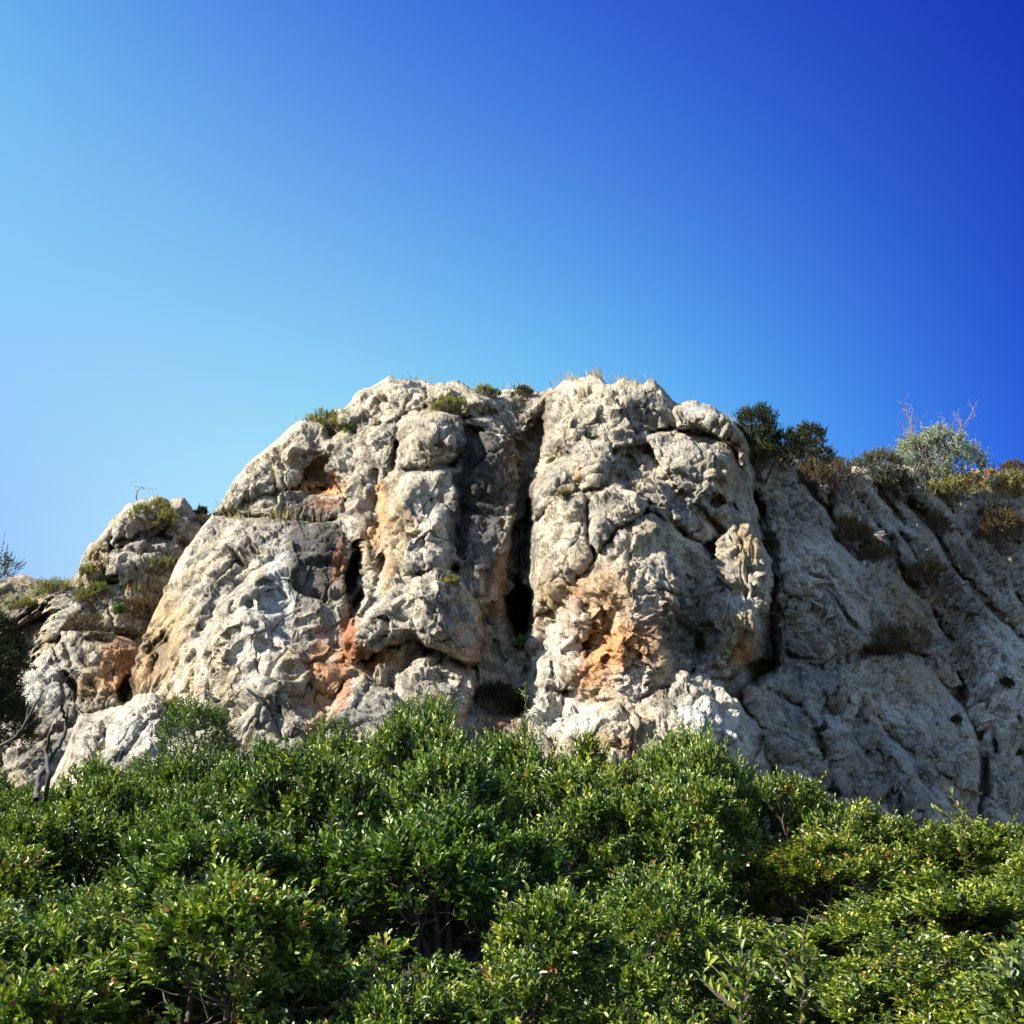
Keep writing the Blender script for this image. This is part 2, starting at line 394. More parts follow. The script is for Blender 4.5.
    idx = np.arange(nr * nu).reshape(nr, nu)
    F = np.stack([idx[:-1, :-1], idx[1:, :-1], idx[1:, 1:], idx[:-1, 1:]], -1).reshape(-1, 4)
    me = mesh_np(name, allP.reshape(-1, 3), F, ROCK, smooth=True, cols={'rock_col': allC.reshape(-1, 3)})
    o = link(name, me)
    SHEETS[name] = (us, vt, Pf)
    return o
def on_rock(sheet, u, v, out=0.0):     # where the rock surface is at a traced spot
    us, vt, Pf = SHEETS[sheet]
    best = None
    j0 = int(np.clip((u - us[0]) / (us[1] - us[0]), 0, len(us) - 1))
    seg = Pf[:, max(0, j0 - 8):j0 + 9].reshape(-1, 3) - CAM
    # project
    f = seg[:, 1] * cp_ + seg[:, 2] * sp_; b = -seg[:, 1] * sp_ + seg[:, 2] * cp_
    pu = 512 + FPX * seg[:, 0] / f; pv = 512 - FPX * b / f
    d = (pu - u) ** 2 + (pv - v) ** 2
    m = d <= d.min() + 6
    k = np.where(m)[0][np.argmin(seg[m, 1])]
    p = seg[k] + CAM
    dirn = (CAM - p); dirn /= np.linalg.norm(dirn)
    return p + dirn * out

# main massif -----------------------------------------------------------------
sil_main = [(120, 745), (132, 715), (137, 660), (150, 622), (175, 568), (196, 535), (212, 515), (222, 502), (246, 463), (280, 436), (300, 419),
            (322, 416), (346, 404), (356, 391), (376, 382), (388, 377), (400, 382), (423, 382), (435, 385), (451, 380), (466, 383), (480, 391),
            (498, 393), (517, 391), (532, 392), (545, 389), (566, 380), (585, 377), (599, 374), (610, 383), (622, 379), (642, 384), (652, 378), (663, 390),
            (675, 404), (693, 399), (715, 407), (735, 420), (750, 447), (770, 455), (797, 458), (830, 464), (862, 466), (885, 470), (898, 462), (914, 466), (926, 480),
            (940, 494), (965, 496), (985, 480), (1005, 474), (1024, 468), (1100, 462), (1260, 440)]
ctrl_main = [(130, 700, 19.6), (150, 620, 20.2), (215, 510, 20.6), (250, 465, 21.0), (300, 425, 21.0), (180, 640, 18.4), (250, 600, 17.8), (250, 700, 16.6), (250, 860, 15.0),
             (330, 560, 18.4), (330, 680, 17.0), (345, 480, 20.0), (380, 385, 21.0), (430, 600, 17.0), (440, 500, 18.3), (440, 420, 19.2), (460, 385, 20.4), (430, 700, 16.0), (430, 860, 14.8),
             (500, 500, 18.9), (520, 400, 20.2), (520, 640, 17.8), (560, 500, 18.0), (590, 380, 19.6), (600, 640, 16.0), (600, 750, 15.2), (600, 860, 14.6), (680, 450, 18.6), (655, 590, 15.75), (655, 510, 16.9), (708, 570, 17.7), (712, 640, 17.2), (752, 630, 16.9),
             (700, 720, 15.4), (740, 460, 19.0), (765, 560, 17.8), (700, 860, 14.6),
             (790, 520, 20.6), (800, 640, 18.8), (780, 740, 16.8), (860, 480, 23.2), (860, 600, 20.4), (870, 720, 18.9), (860, 860, 16.6), (960, 500, 26.0), (960, 620, 23.2), (970, 760, 20.0), (1024, 480, 28.5), (1040, 700, 22.8), (1060, 860, 20.5), (1240, 460, 36), (1240, 860, 28)]
B_ = [
    # left slab and the blocks above its ledge
    ([(120, 760), (128, 700), (137, 655), (150, 618), (175, 565), (200, 528), (222, 512), (270, 517), (305, 523), (338, 524), (352, 548), (346, 570), (342, 610), (350, 640), (346, 690), (335, 730), (330, 880), (120, 880)], .35, .9, 50, (0, .15)),
    ([(214, 515), (246, 463), (280, 436), (302, 415), (325, 425), (335, 455), (300, 470), (290, 485), (262, 492), (232, 512)], .30, .5, 22, (-.2, 0)),
    ([(225, 515), (262, 492), (300, 502), (345, 500), (352, 520), (300, 520)], .12, .2, 10),
    ([(335, 440), (355, 425), (395, 420), (396, 460), (378, 482), (374, 500), (350, 498), (345, 478), (325, 470)], .30, .45, 20),
    ([(300, 470), (330, 468), (350, 480), (352, 500), (330, 508), (298, 500)], -.25, .12, 8),
    ([(340, 520), (352, 498), (376, 500), (380, 560), (372, 600), (362, 620), (360, 575), (350, 545)], .25, .30, 14),
    # skyline boulders
    ([(340, 425), (348, 395), (376, 378), (405, 380), (425, 392), (420, 410), (396, 420), (360, 430)], .35, .5, 18),
    ([(425, 405), (432, 380), (470, 376), (492, 392), (500, 410), (470, 415), (440, 410)], .30, .45, 16),
    ([(490, 392), (530, 390), (545, 392), (540, 410), (520, 432), (500, 425)], .1, .3, 12),
    # first pillar
    ([(402, 418), (420, 410), (458, 414), (466, 440), (455, 462), (430, 470), (400, 472), (396, 455)], .85, .55, 22),
    ([(466, 420), (500, 415), (512, 440), (511, 500), (505, 535), (498, 600), (480, 620), (460, 600), (455, 560), (452, 470)], .35, .55, 26, (.1, 0)),
    ([(377, 484), (398, 466), (450, 470), (458, 500), (458, 560), (440, 578), (400, 590), (372, 608), (384, 560), (376, 515)], .75, .65, 30),
    ([(349, 625), (362, 604), (402, 586), (420, 600), (422, 640), (404, 640), (386, 645), (352, 662), (344, 642)], 1.15, .45, 16),
    ([(400, 590), (437, 567), (457, 575), (474, 602), (480, 628), (478, 660), (468, 669), (446, 655), (424, 648), (412, 630)], 1.35, .65, 22),
    ([(395, 678), (421, 657), (440, 652), (472, 670), (474, 690), (466, 712), (440, 780), (400, 800)], .95, .5, 20),
    ([(346, 660), (386, 644), (424, 650), (400, 680), (372, 690), (345, 690)], .55, .3, 12),
    ([(330, 720), (336, 700), (345, 684), (366, 679), (394, 694), (398, 730), (380, 800), (325, 800)], 1.35, .5, 18),
    ([(470, 620), (500, 600), (512, 625), (526, 655), (520, 700), (480, 720), (474, 680), (480, 650)], .15, .3, 14),
    ([(440, 720), (480, 715), (530, 720), (530, 880), (430, 880)], .45, .4, 14),
    # great prow
    ([(545, 392), (570, 378), (600, 372), (625, 378), (655, 376), (678, 405), (679, 428), (650, 432), (640, 446), (612, 446), (585, 436), (573, 456), (545, 463), (546, 430)], .60, .55, 24),
    ([(531, 494), (545, 465), (573, 457), (583, 436), (604, 440), (616, 472), (612, 490), (583, 492), (555, 505), (535, 518)], .80, .5, 20),
    ([(533, 532), (553, 506), (582, 494), (589, 532), (593, 555), (575, 582), (558, 600), (534, 618), (532, 570)], 1.0, .6, 24),
    ([(584, 494), (614, 486), (646, 500), (640, 515), (612, 530), (598, 556), (588, 532)], 1.0, .45, 16),
    ([(611, 446), (645, 446), (660, 470), (640, 480), (616, 474)], .30, .25, 10),
    ([(645, 436), (685, 428), (733, 432), (748, 470), (757, 520), (750, 560), (715, 520), (690, 500), (662, 470)], .70, .55, 24),
    ([(612, 485), (660, 474), (700, 505), (720, 535), (700, 545), (655, 515)], .45, .2, 14),
    ([(592, 556), (612, 532), (650, 515), (700, 545), (720, 570), (712, 640), (700, 675), (640, 700), (560, 690), (536, 640), (535, 618), (562, 598)], .75, .75, 46, (.1, .1)),
    ([(720, 535), (740, 520), (760, 528), (772, 565), (770, 600), (758, 622), (730, 610), (718, 575)], .85, .5, 18),
    ([(700, 600), (730, 590), (757, 610), (758, 630), (744, 655), (736, 672), (712, 680), (690, 670), (684, 630)], 1.05, .65, 22),
    ([(528, 640), (550, 650), (562, 690), (700, 676), (710, 680), (760, 733), (745, 770), (720, 880), (520, 880), (530, 700)], .70, .8, 34),
    ([(670, 690), (684, 676), (708, 678), (762, 735), (740, 775), (700, 770), (670, 730)], 1.30, .5, 22),
    ([(675, 406), (693, 396), (716, 405), (742, 422), (750, 450), (743, 464), (731, 446), (700, 432), (679, 428)], 1.15, .5, 16),
    # shaded right wall
    ([(750, 455), (800, 455), (830, 470), (826, 486), (806, 482), (762, 498), (754, 480)], .0, .3, 12),
    ([(758, 505), (762, 498), (806, 480), (827, 486), (830, 510), (857, 550), (890, 572), (925, 610), (918, 655), (870, 690), (800, 690), (778, 670), (776, 580)], .35, .7, 36, (.2, 0)),
    ([(830, 470), (866, 464), (882, 500), (905, 530), (935, 560), (966, 620), (955, 680), (915, 640), (880, 560), (846, 520), (832, 500)], .25, .45, 20),
    ([(880, 478), (915, 466), (942, 500), (975, 540), (1010, 590), (1045, 660), (1020, 680), (960, 650), (930, 570), (905, 520)], .30, .45, 20),
    ([(945, 500), (985, 500), (1030, 560), (1080, 620), (1050, 640), (1000, 570)], .2, .4, 18),
    ([(985, 500), (1000, 478), (1040, 470), (1260, 440), (1260, 640), (1080, 610), (1030, 555)], .3, .4, 20),
    ([(800, 668), (860, 660), (910, 650), (943, 668), (957, 700), (975, 722), (982, 758), (974, 812), (960, 880), (800, 880), (790, 800), (770, 735), (800, 700)], .55, .9, 44),
    ([(745, 690), (775, 672), (800, 672), (812, 700), (800, 760), (790, 800), (760, 735)], .40, .4, 14),
    ([(740, 770), (762, 735), (788, 796), (800, 880), (730, 880)], .45, .4, 14),
    ([(775, 520), (800, 505), (822, 512), (815, 545), (838, 570), (820, 600), (785, 590)], .6, .4, 16),
    ([(838, 560), (862, 565), (895, 590), (900, 625), (870, 640), (845, 610)], .55, .4, 14),
    ([(788, 640), (820, 625), (850, 648), (820, 668), (795, 668)], .55, .35, 12),
    ([(825, 690), (850, 672), (890, 668), (905, 700), (885, 740), (850, 735), (830, 715)], .95, .4, 14),
    ([(892, 740), (915, 700), (955, 710), (970, 750), (950, 800), (910, 790)], .85, .45, 18),
    ([(900, 530), (925, 528), (950, 560), (985, 600), (975, 618), (945, 600)], .6, .35, 12),
    ([(1000, 640), (1030, 650), (1040, 700), (1010, 730), (992, 700)], .65, .4, 14),
    ([(955, 640), (985, 616), (1030, 650), (1110, 640), (1260, 640), (1260, 880), (995, 880), (988, 800), (990, 745), (970, 700)], .35, .7, 30),
]
C_ = [
    ([(376, 490), (376, 520), (384, 560), (378, 600), (360, 618)], .30, 3), ([(582, 470), (584, 500), (588, 535), (594, 560)], .35, 2.2),
    ([(545, 464), (573, 456)], .25, 2.0), ([(216, 512), (268, 517), (305, 522), (343, 519)], .25, 3),
    ([(400, 470), (425, 470), (450, 468)], .25, 2.5), ([(400, 572), (430, 574), (460, 582)], .2, 2), ([(758, 500), (764, 530), (775, 565), (776, 620), (772, 660), (752, 680)], 1.0, 6),
    ([(759, 728), (770, 760), (790, 800)], .4, 2.5), ([(820, 734), (822, 710), (840, 690)], .3, 3), ([(978, 740), (984, 770), (982, 815)], .7, 5), ([(790, 655), (830, 668), (858, 655), (905, 648), (935, 668), (957, 700)], .55, 4), ([(806, 482), (830, 508), (838, 540), (858, 556)], .5, 4), ([(858, 500), (885, 535), (905, 575), (935, 610), (950, 640)], .5, 4), ([(905, 500), (935, 530), (960, 575), (1000, 615), (1030, 650)], .6, 5), ([(800, 570), (830, 590), (850, 625), (880, 640)], .3, 3), ([(770, 690), (800, 705), (818, 735), (830, 770), (835, 820)], .4, 3.5), ([(860, 700), (890, 735), (905, 745), (930, 790)], .3, 3), ([(1005, 655), (1000, 690), (1018, 720), (1024, 760)], .35, 3), ([(957, 690), (970, 712), (982, 745)], .6, 4),
    ([(833, 511), (858, 535), (885, 557), (915, 590)], .35, 6), ([(910, 505), (940, 525), (965, 545), (1000, 590)], .4, 5), ([(640, 500), (660, 512), (700, 545), (716, 560)], .25, 3),
    ([(680, 431), (705, 434), (730, 440), (740, 462)], .5, 3), ([(640, 700), (662, 690), (682, 678)], .22, 2.5), ([(250, 600), (262, 640), (256, 700)], .08, 3), ([(300, 560), (330, 570)], .1, 2), ([(886, 738), (905, 742), (902, 752)], .2, 2),
    ([(680, 620), (700, 640), (690, 665)], .3, 5), ([(660, 590), (690, 600)], .25, 4), ([(424, 648), (446, 656), (470, 670)], .4, 2.5),
    ([(560, 600), (590, 560)], .25, 3), ([(548, 690), (600, 700), (640, 703)], .2, 3)]
H_ = [(889, 805, 16, 16, 0, .55), (860, 722, 10, 10, 0, .2), (353, 567, 8, 22, 12, 1.6), (357, 605, 5, 18, 8, .9), (526, 540, 7, 40, 3, .6), (521, 610, 12, 30, 0, 3.2), (515, 560, 7, 30, 0, .7),
      (397, 452, 4, 12, 12, .6), (472, 431, 11, 6, 0, .5), (627, 462, 13, 8, 10, .3), (762, 668, 18, 8, -10, .7), (161, 650, 9, 20, 15, .5),
      (600, 636, 20, 24, 20, .55), (500, 705, 26, 16, 0, .5), (640, 655, 6, 5, 0, .25), (705, 640, 14, 18, 20, .35), (690, 585, 10, 10, 0, .3), (885, 650, 30, 6, -12, .5), (995, 745, 6, 10, 0, .4),
      (824, 728, 4, 10, 0, .35), (832, 790, 6, 6, 30, .4), (715, 500, 8, 8, 0, .25), (732, 508, 6, 6, 0, .25), (610, 662, 10, 9, 0, .35), (588, 610, 9, 7, 30, .3), (575, 640, 6, 6, 0, .25),
      (365, 655, 9, 8, 0, .4), (408, 641, 10, 4, 0, .3), (319, 490, 14, 6, 0, .35), (500, 650, 8, 12, 0, .3), (120, 690, 10, 12, 0, .6)]
T_ = [(300, 560, 60, 60, 0, 'grey', .35, 's'), (330, 545, 22, 34, 0, 'dark', .6, 's'), (480, 480, 34, 80, 0, 'grey', .5, 's'), (430, 560, 30, 30, 0, 'grey', .3, 's'), (590, 520, 40, 60, 0, 'grey', .25, 's'), (700, 460, 40, 40, 0, 'grey', .35, 's'),
    (900, 640, 190, 190, 0, 'pale', .6, 'm'), (900, 620, 200, 200, 0, 'dark', .30, 'm'), (830, 590, 70, 70, 30, 'pale', .6, 'm'), (860, 710, 70, 70, 0, 'pale', .5, 'm'), (940, 600, 60, 70, 40, 'dark', .35, 'm'), (1000, 700, 50, 80, 0, 'pale', .6, 'm'), (880, 760, 60, 40, 30, 'dark', .4, 'm'), (800, 640, 30, 60, 0, 'dark', .35, 'm'), (900, 680, 60, 30, 0, 'ochre', .4, 'm'), (800, 700, 40, 60, 0, 'grey', .4, 'm'), (870, 600, 80, 60, 30, 'brown', .35, 'm'),  # the wall-wide pale tint brightens the shaded wall in place of skylight
     # (cx, cy, rx, ry, angle, colour, strength, s = streaks / b = blotches)
    (320, 565, 26, 46, 0, 'dark', .75, 's'), (300, 555, 18, 40, 0, 'grey', .6, 's'), (275, 590, 16, 42, 5, 'blue', .75, 's'), (255, 640, 30, 60, 0, 'pale', .45, 's'),
    (346, 655, 9, 60, 6, 'red', .9, 's'), (318, 690, 12, 60, 4, 'orange', .45, 's'), (328, 670, 20, 56, 0, 'orange', .35, 's'), (285, 680, 10, 30, 0, 'moss', .3, 's'),
    (165, 640, 26, 60, 20, 'ochre', .75, 's'), (145, 680, 14, 26, 0, 'orange', .45, 's'), (162, 650, 10, 20, 15, 'dark', .5, 'b'), (190, 690, 10, 20, 0, 'ochre', .5, 's'),  # the dark blotch is the hollow's shade put into the colour
    (325, 488, 30, 13, 0, 'orange', .9, 'b'), (310, 470, 20, 8, 0, 'ochre', .6, 'b'), (330, 508, 30, 6, 0, 'red', .5, 'b'), (378, 510, 6, 38, 0, 'orange', .75, 's'), (384, 560, 6, 50, 0, 'orange', .4, 's'),
    (338, 566, 6, 22, 10, 'red', .6, 's'), (255, 515, 34, 4, 0, 'moss', .4, 'b'), (365, 545, 10, 30, 0, 'ochre', .5, 's'), (270, 450, 26, 26, 0, 'cream', .6, 'b'), (372, 400, 24, 14, 0, 'cream', .4, 'b'),
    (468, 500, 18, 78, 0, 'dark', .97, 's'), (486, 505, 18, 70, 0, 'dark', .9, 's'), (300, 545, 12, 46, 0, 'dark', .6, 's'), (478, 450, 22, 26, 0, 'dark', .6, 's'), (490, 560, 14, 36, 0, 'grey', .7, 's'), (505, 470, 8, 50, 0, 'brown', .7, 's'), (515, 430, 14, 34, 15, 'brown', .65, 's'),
    (425, 520, 26, 46, 0, 'pale', .5, 's'), (395, 530, 12, 40, 0, 'ochre', .55, 's'), (420, 440, 20, 24, 0, 'cream', .4, 'b'), (440, 455, 14, 8, 0, 'ochre', .5, 'b'),
    (503, 580, 5, 60, 0, 'orange', .5, 's'), (524, 530, 12, 110, 3, 'dark', .8, 's'), (521, 612, 12, 30, 0, 'black', .9, 'b'), (540, 430, 8, 40, 10, 'brown', .8, 's'),  # dark down the chimney and black in the cave are painted shade
    (380, 660, 36, 14, -12, 'orange', .85, 'b'), (355, 655, 12, 14, 0, 'red', .5, 'b'), (400, 650, 26, 8, -10, 'cream', .6, 'b'), (440, 615, 28, 36, 0, 'grey', .6, 'b'), (470, 655, 12, 14, 0, 'orange', .45, 'b'),
    (432, 690, 30, 24, 0, 'grey', .55, 'b'), (365, 715, 26, 30, 0, 'grey', .6, 'b'), (385, 612, 18, 16, 0, 'grey', .4, 'b'), (500, 700, 26, 26, 0, 'brown', .8, 'b'), (505, 725, 16, 12, 0, 'red', .35, 'b'), (495, 690, 16, 8, 0, 'moss', .6, 'b'),
    (606, 640, 60, 80, 0, 'orange', .62, 'b'), (600, 640, 50, 66, 10, 'orange', .62, 'm'), (612, 650, 26, 40, 0, 'orange', .5, 'b'), (605, 610, 26, 26, 0, 'cream', .35, 'm'), (640, 600, 30, 30, 0, 'pale', .5, 'm'), (570, 625, 26, 40, 0, 'pale', .5, 'm'), (620, 590, 26, 22, 0, 'ochre', .5, 'b'), (600, 700, 50, 16, 0, 'cream', .6, 'b'), (560, 660, 24, 40, 0, 'pale', .7, 'b'), (640, 680, 40, 22, 0, 'pale', .7, 'b'),
    (575, 720, 50, 20, 0, 'pale', .6, 'b'), (595, 742, 34, 8, 0, 'ochre', .7, 'b'), (630, 745, 14, 14, 0, 'orange', .5, 'b'), (715, 730, 50, 30, 30, 'pale', .85, 'b'), (552, 590, 16, 22, 0, 'ochre', .6, 's'), (600, 560, 26, 12, 0, 'cream', .6, 'b'),
    (580, 476, 5, 10, 0, 'orange', .6, 'b'), (560, 530, 22, 30, 0, 'cream', .6, 'b'), (555, 480, 16, 14, 0, 'grey', .4, 'b'), (600, 410, 34, 30, 0, 'cream', .45, 'b'), (655, 410, 20, 22, 0, 'grey', .6, 's'), (690, 500, 40, 30, 0, 'grey', .5, 'b'),
    (725, 480, 18, 20, 0, 'ochre', .5, 'b'), (745, 545, 14, 26, 0, 'ochre', .6, 'b'), (735, 640, 26, 30, 0, 'ochre', .75, 's'), (745, 655, 9, 16, 0, 'orange', .9, 'b'), (690, 630, 32, 44, 10, 'dark', .6, 'b'), (735, 600, 14, 8, 30, 'blue', .8, 'b'),  # the dark blotch paints the shadow on the knobby side of the prow
    (700, 410, 18, 9, 0, 'blue', .4, 'b'), (744, 440, 8, 18, 0, 'ochre', .7, 's'),
    (800, 530, 30, 40, 20, 'grey', .3, 'b'), (820, 560, 40, 24, 30, 'pale', .35, 'b'), (890, 648, 44, 10, -8, 'brown', .9, 'b'), (905, 600, 26, 40, -25, 'ochre', .4, 'b'), (860, 620, 26, 20, 0, 'pale', .25, 'b'), (860, 700, 26, 26, 0, 'cream', .35, 'b'), (905, 750, 18, 26, 0, 'blue', .45, 'b'),
    (832, 705, 10, 12, 0, 'brown', .7, 'b'), (960, 560, 26, 12, 45, 'brown', .5, 'b'), (860, 540, 26, 10, 40, 'brown', .7, 'b'), (930, 515, 30, 8, 40, 'brown', .6, 'b'), (1000, 530, 30, 20, 30, 'brown', .6, 'b'), (955, 640, 12, 60, -20, 'brown', .7, 's'), (1000, 650, 26, 26, 0, 'blue', .4, 'b'),
    (850, 790, 50, 20, 0, 'grey', .4, 'b'), (780, 790, 8, 20, -20, 'brown', .6, 's'), (740, 694, 8, 4, 30, 'orange', .9, 'b'), (775, 650, 26, 20, 0, 'dark', .4, 'b')]
RZ = [(600, 640, 50, 60, 0, 2.0), (690, 610, 45, 60, 0, 2.0), (880, 560, 140, 110, 30, 2.4), (880, 740, 100, 80, 0, 1.7), (1010, 640, 70, 180, 0, 2.3), (390, 660, 50, 30, 0, 1.8), (712, 420, 34, 22, 20, .5), (680, 700, 70, 40, 0, 1.5), (560, 550, 25, 40, 0, .6), (425, 520, 30, 50, 0, .7), (290, 640, 60, 90, 0, .5), (470, 500, 34, 80, 0, .55), (850, 740, 60, 50, 0, 1.3)]
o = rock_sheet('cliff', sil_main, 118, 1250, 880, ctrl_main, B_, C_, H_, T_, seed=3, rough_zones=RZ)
tag(o, 'pale limestone cliff with orange stains, dark water streaks and a deep chimney', kind='structure')

# outcrop on the left ---------------------------------------------------------
sil_out = [(-220, 640), (-60, 632), (0, 628), (8, 616), (20, 606), (40, 596), (59, 588), (72, 582), (79, 574), (80, 560), (86, 549), (103, 532), (114, 517), (128, 507), (141, 498), (155, 494),
           (170, 502), (182, 496), (190, 503), (199, 516), (211, 520), (240, 530), (300, 560)]
ctrl_out = [(-200, 640, 26), (-100, 860, 20), (0, 620, 24.5), (0, 730, 22), (0, 860, 17), (60, 590, 24.2), (60, 650, 22.6), (60, 730, 21), (80, 560, 25), (140, 500, 25.2), (190, 510, 25.8), (130, 600, 24), (130, 680, 22.4), (160, 560, 25),
            (240, 560, 26), (240, 860, 19), (120, 860, 17)]
BO = [([(78, 580), (80, 560), (88, 545), (103, 532), (112, 530), (108, 560), (100, 590), (84, 588)], .5, .4, 12),
      ([(108, 545), (114, 517), (141, 498), (158, 492), (168, 505), (165, 530), (140, 535), (118, 548)], .7, .5, 16),
      ([(165, 510), (182, 494), (200, 515), (210, 530), (190, 545), (166, 535)], .6, .5, 14),
      ([(105, 575), (115, 550), (140, 537), (175, 540), (180, 560), (150, 572), (125, 580)], .55, .45, 14),
      ([(10, 625), (20, 606), (59, 586), (80, 580), (95, 595), (90, 625), (60, 630), (55, 640), (30, 640)], .35, .5, 18),
      ([(90, 595), (130, 580), (180, 560), (170, 600), (145, 630), (100, 632)], .2, .4, 16),
      ([(55, 650), (62, 632), (100, 632), (120, 640), (138, 650), (136, 690), (116, 712), (85, 712), (72, 680)], .7, .55, 20),
      ([(0, 735), (30, 672), (42, 645), (55, 640), (60, 655), (72, 685), (82, 712), (78, 730), (40, 745)], .35, .5, 18),
      ([(-200, 700), (0, 735), (80, 722), (120, 735), (130, 880), (-200, 880)], .5, .5, 16)]
CO = [([(60, 635), (68, 655), (76, 680), (84, 700)], .35, 2), ([(100, 585), (150, 570), (180, 558)], .3, 3), ([(0, 740), (40, 738), (80, 722)], .3, 3), ([(112, 545), (140, 533), (165, 530)], .3, 2.5)]
HO = [(124, 690, 7, 13, 20, 1.2), (8, 660, 24, 60, 30, 1.6), (110, 715, 20, 4, -10, .5), (100, 640, 14, 5, 0, .3)]
TO = [(118, 668, 22, 30, 0, 'orange', .75, 'b'), (128, 650, 12, 24, 0, 'red', .4, 's'), (95, 560, 12, 24, 10, 'ochre', .7, 's'), (90, 690, 20, 20, 0, 'ochre', .5, 'b'), (45, 690, 26, 36, 20, 'blue', .35, 'b'),
      (160, 540, 40, 26, 0, 'grey', .55, 'b'), (140, 610, 30, 16, 0, 'brown', .6, 'b'), (110, 600, 26, 10, 0, 'brown', .5, 'b'), (0, 650, 26, 70, 20, 'dark', .8, 'b'), (70, 700, 14, 20, 0, 'dark', .4, 'b'), (50, 765, 50, 20, 0, 'grey', .4, 'b')]  # the dark blotch at the left end paints the shade of the hollow
o = rock_sheet('outcrop', sil_out, -220, 300, 880, ctrl_out, BO, CO, HO, TO, seed=17, nrow=330, amp=.95, rim=7, base_col=(.47, .43, .35))
tag(o, 'smaller limestone outcrop left of the big cliff with scrub on its ledges', kind='structure')

# low boulder slab in front of the left slab ------------------------------------
sil_s = [(20, 800), (52, 780), (66, 752), (80, 712), (100, 712), (118, 706), (140, 694), (152, 691), (170, 704), (186, 700), (205, 694), (222, 708), (240, 728), (250, 752), (262, 790), (280, 830)]
ctrl_s = [(20, 800, 15.8), (80, 715, 16.6), (150, 695, 16.6), (240, 730, 16.2), (150, 800, 14.8), (150, 880, 14), (60, 880, 14.2), (250, 880, 14.2)]
BS = [([(60, 800), (68, 750), (80, 712), (110, 710), (105, 740), (130, 800), (120, 880), (60, 880)], .3, .3, 14), ([(105, 715), (150, 690), (172, 706), (160, 740), (150, 880), (120, 860), (108, 750)], .5, .35, 14),
      ([(165, 730), (175, 704), (205, 694), (250, 750), (270, 880), (150, 880)], .25, .35, 14)]
o = rock_sheet('rock_slab', sil_s, 20, 280, 880, ctrl_s, BS, [([(120, 760), (150, 720), (176, 706)], .2, 2)], [], [(150, 740, 60, 40, 0, 'pale', .5, 'b'), (120, 770, 40, 20, 30, 'grey', .5, 's')],
               seed=29, nrow=200, amp=.6, rim=10, rimd=.8, back=3.0)
tag(o, 'low pale furrowed rock slab in front of the cliff foot, behind the lone shrub', 'rock slab')

# far hill ----------------------------------------------------------------------
sil_h = [(-400, 600), (-40, 590), (0, 581), (18, 575), (36, 578), (53, 581), (72, 588), (100, 600), (200, 620)]
o = rock_sheet('hill', sil_h, -400, 190, 760, [(-400, 600, 46), (0, 580, 42), (190, 620, 44), (0, 760, 34), (-400, 760, 36), (190, 760, 36)], [([(-400, 560), (200, 560), (200, 780), (-400, 780)], .1, .1, 5)], [], [],
               [(0, 640, 400, 90, 0, 'brown', .85, 'b'), (30, 600, 80, 12, 0, 'moss', .6, 'b')], seed=41, nrow=120, du=2, amp=1.2, jag=.5)
tag(o, 'dark scrubby hill behind the outcrop', kind='structure')

# ground ------------------------------------------------------------------------
def gz(x, y):
    x = np.asarray(x, float); y = np.asarray(y, float)
    z = .168 * np.maximum(0, y - 1.5) * (1 - sst(15, 24, y)) + sst(15, 24, y) * 3.0
    z = z - sst(2, 12, x) * sst(4, 14, y) * .55 + .02 * y * sst(3, 10, -x)
    return z
gx = np.linspace(-1, 1, 241); gx = np.sign(gx) * np.abs(gx) ** 2.2 * 600; gy = np.r_[np.linspace(-60, 0, 30)[:-1], np.linspace(0, 40, 160)[:-1], 40 + np.linspace(0, 1, 60) ** 2 * 900]
X, Yg = np.meshgrid(gx, gy); Z = gz(X, Yg) + .06 * fbm(np.stack([X, Yg, X * 0], -1).astype(np.float32) * .8, 4, 3)
idx = np.arange(X.size).reshape(X.shape)
F = np.stack([idx[:-1, :-1], idx[:-1, 1:], idx[1:, 1:], idx[1:, :-1]], -1).reshape(-1, 4)
tag(link('ground', mesh_np('ground', np.stack([X, Yg, Z], -1).reshape(-1, 3), F, SOIL, True)), kind='structure')

# ---------------------------------------------------------------- plants
def leaves_mesh(name, base, dirs, rng, L=.045, W=.017, mat=None, val=None, fold=.25, curl=.15, cup=None):
    n = len(base)
    d = dirs / np.linalg.norm(dirs, axis=1)[:, None]
    up = np.tile([0, 0, 1.], (n, 1)) + rng.normal(size=(n, 3)) * .55
    s = np.cross(d, up); s /= np.maximum(np.linalg.norm(s, axis=1)[:, None], 1e-6); nn = np.cross(s, d)
    L = np.broadcast_to(L, (n,))[:, None]; W = np.broadcast_to(W, (n,))[:, None]
    b = base
    def pt(k, side, lift): return b + d * L * k + s * W * side + nn * (W * lift - L * curl * k * k)
    V = np.stack([pt(0, 0, 0), pt(.32, .42, fold), pt(.70, .46, fold), pt(1, 0, 0), pt(.70, -.46, fold), pt(.32, -.42, fold)], 1)
    i = np.arange(n)[:, None] * 6
    F = np.concatenate([i + np.array([[0, 1, 2, 3]]), i + np.array([[0, 3, 4, 5]])], 0)
    if val is None: val = rng.rand(n)
    return mesh_np(name, V.reshape(-1, 3), F, mat, smooth=False, attrs={'leafv': np.repeat(val, 6)})

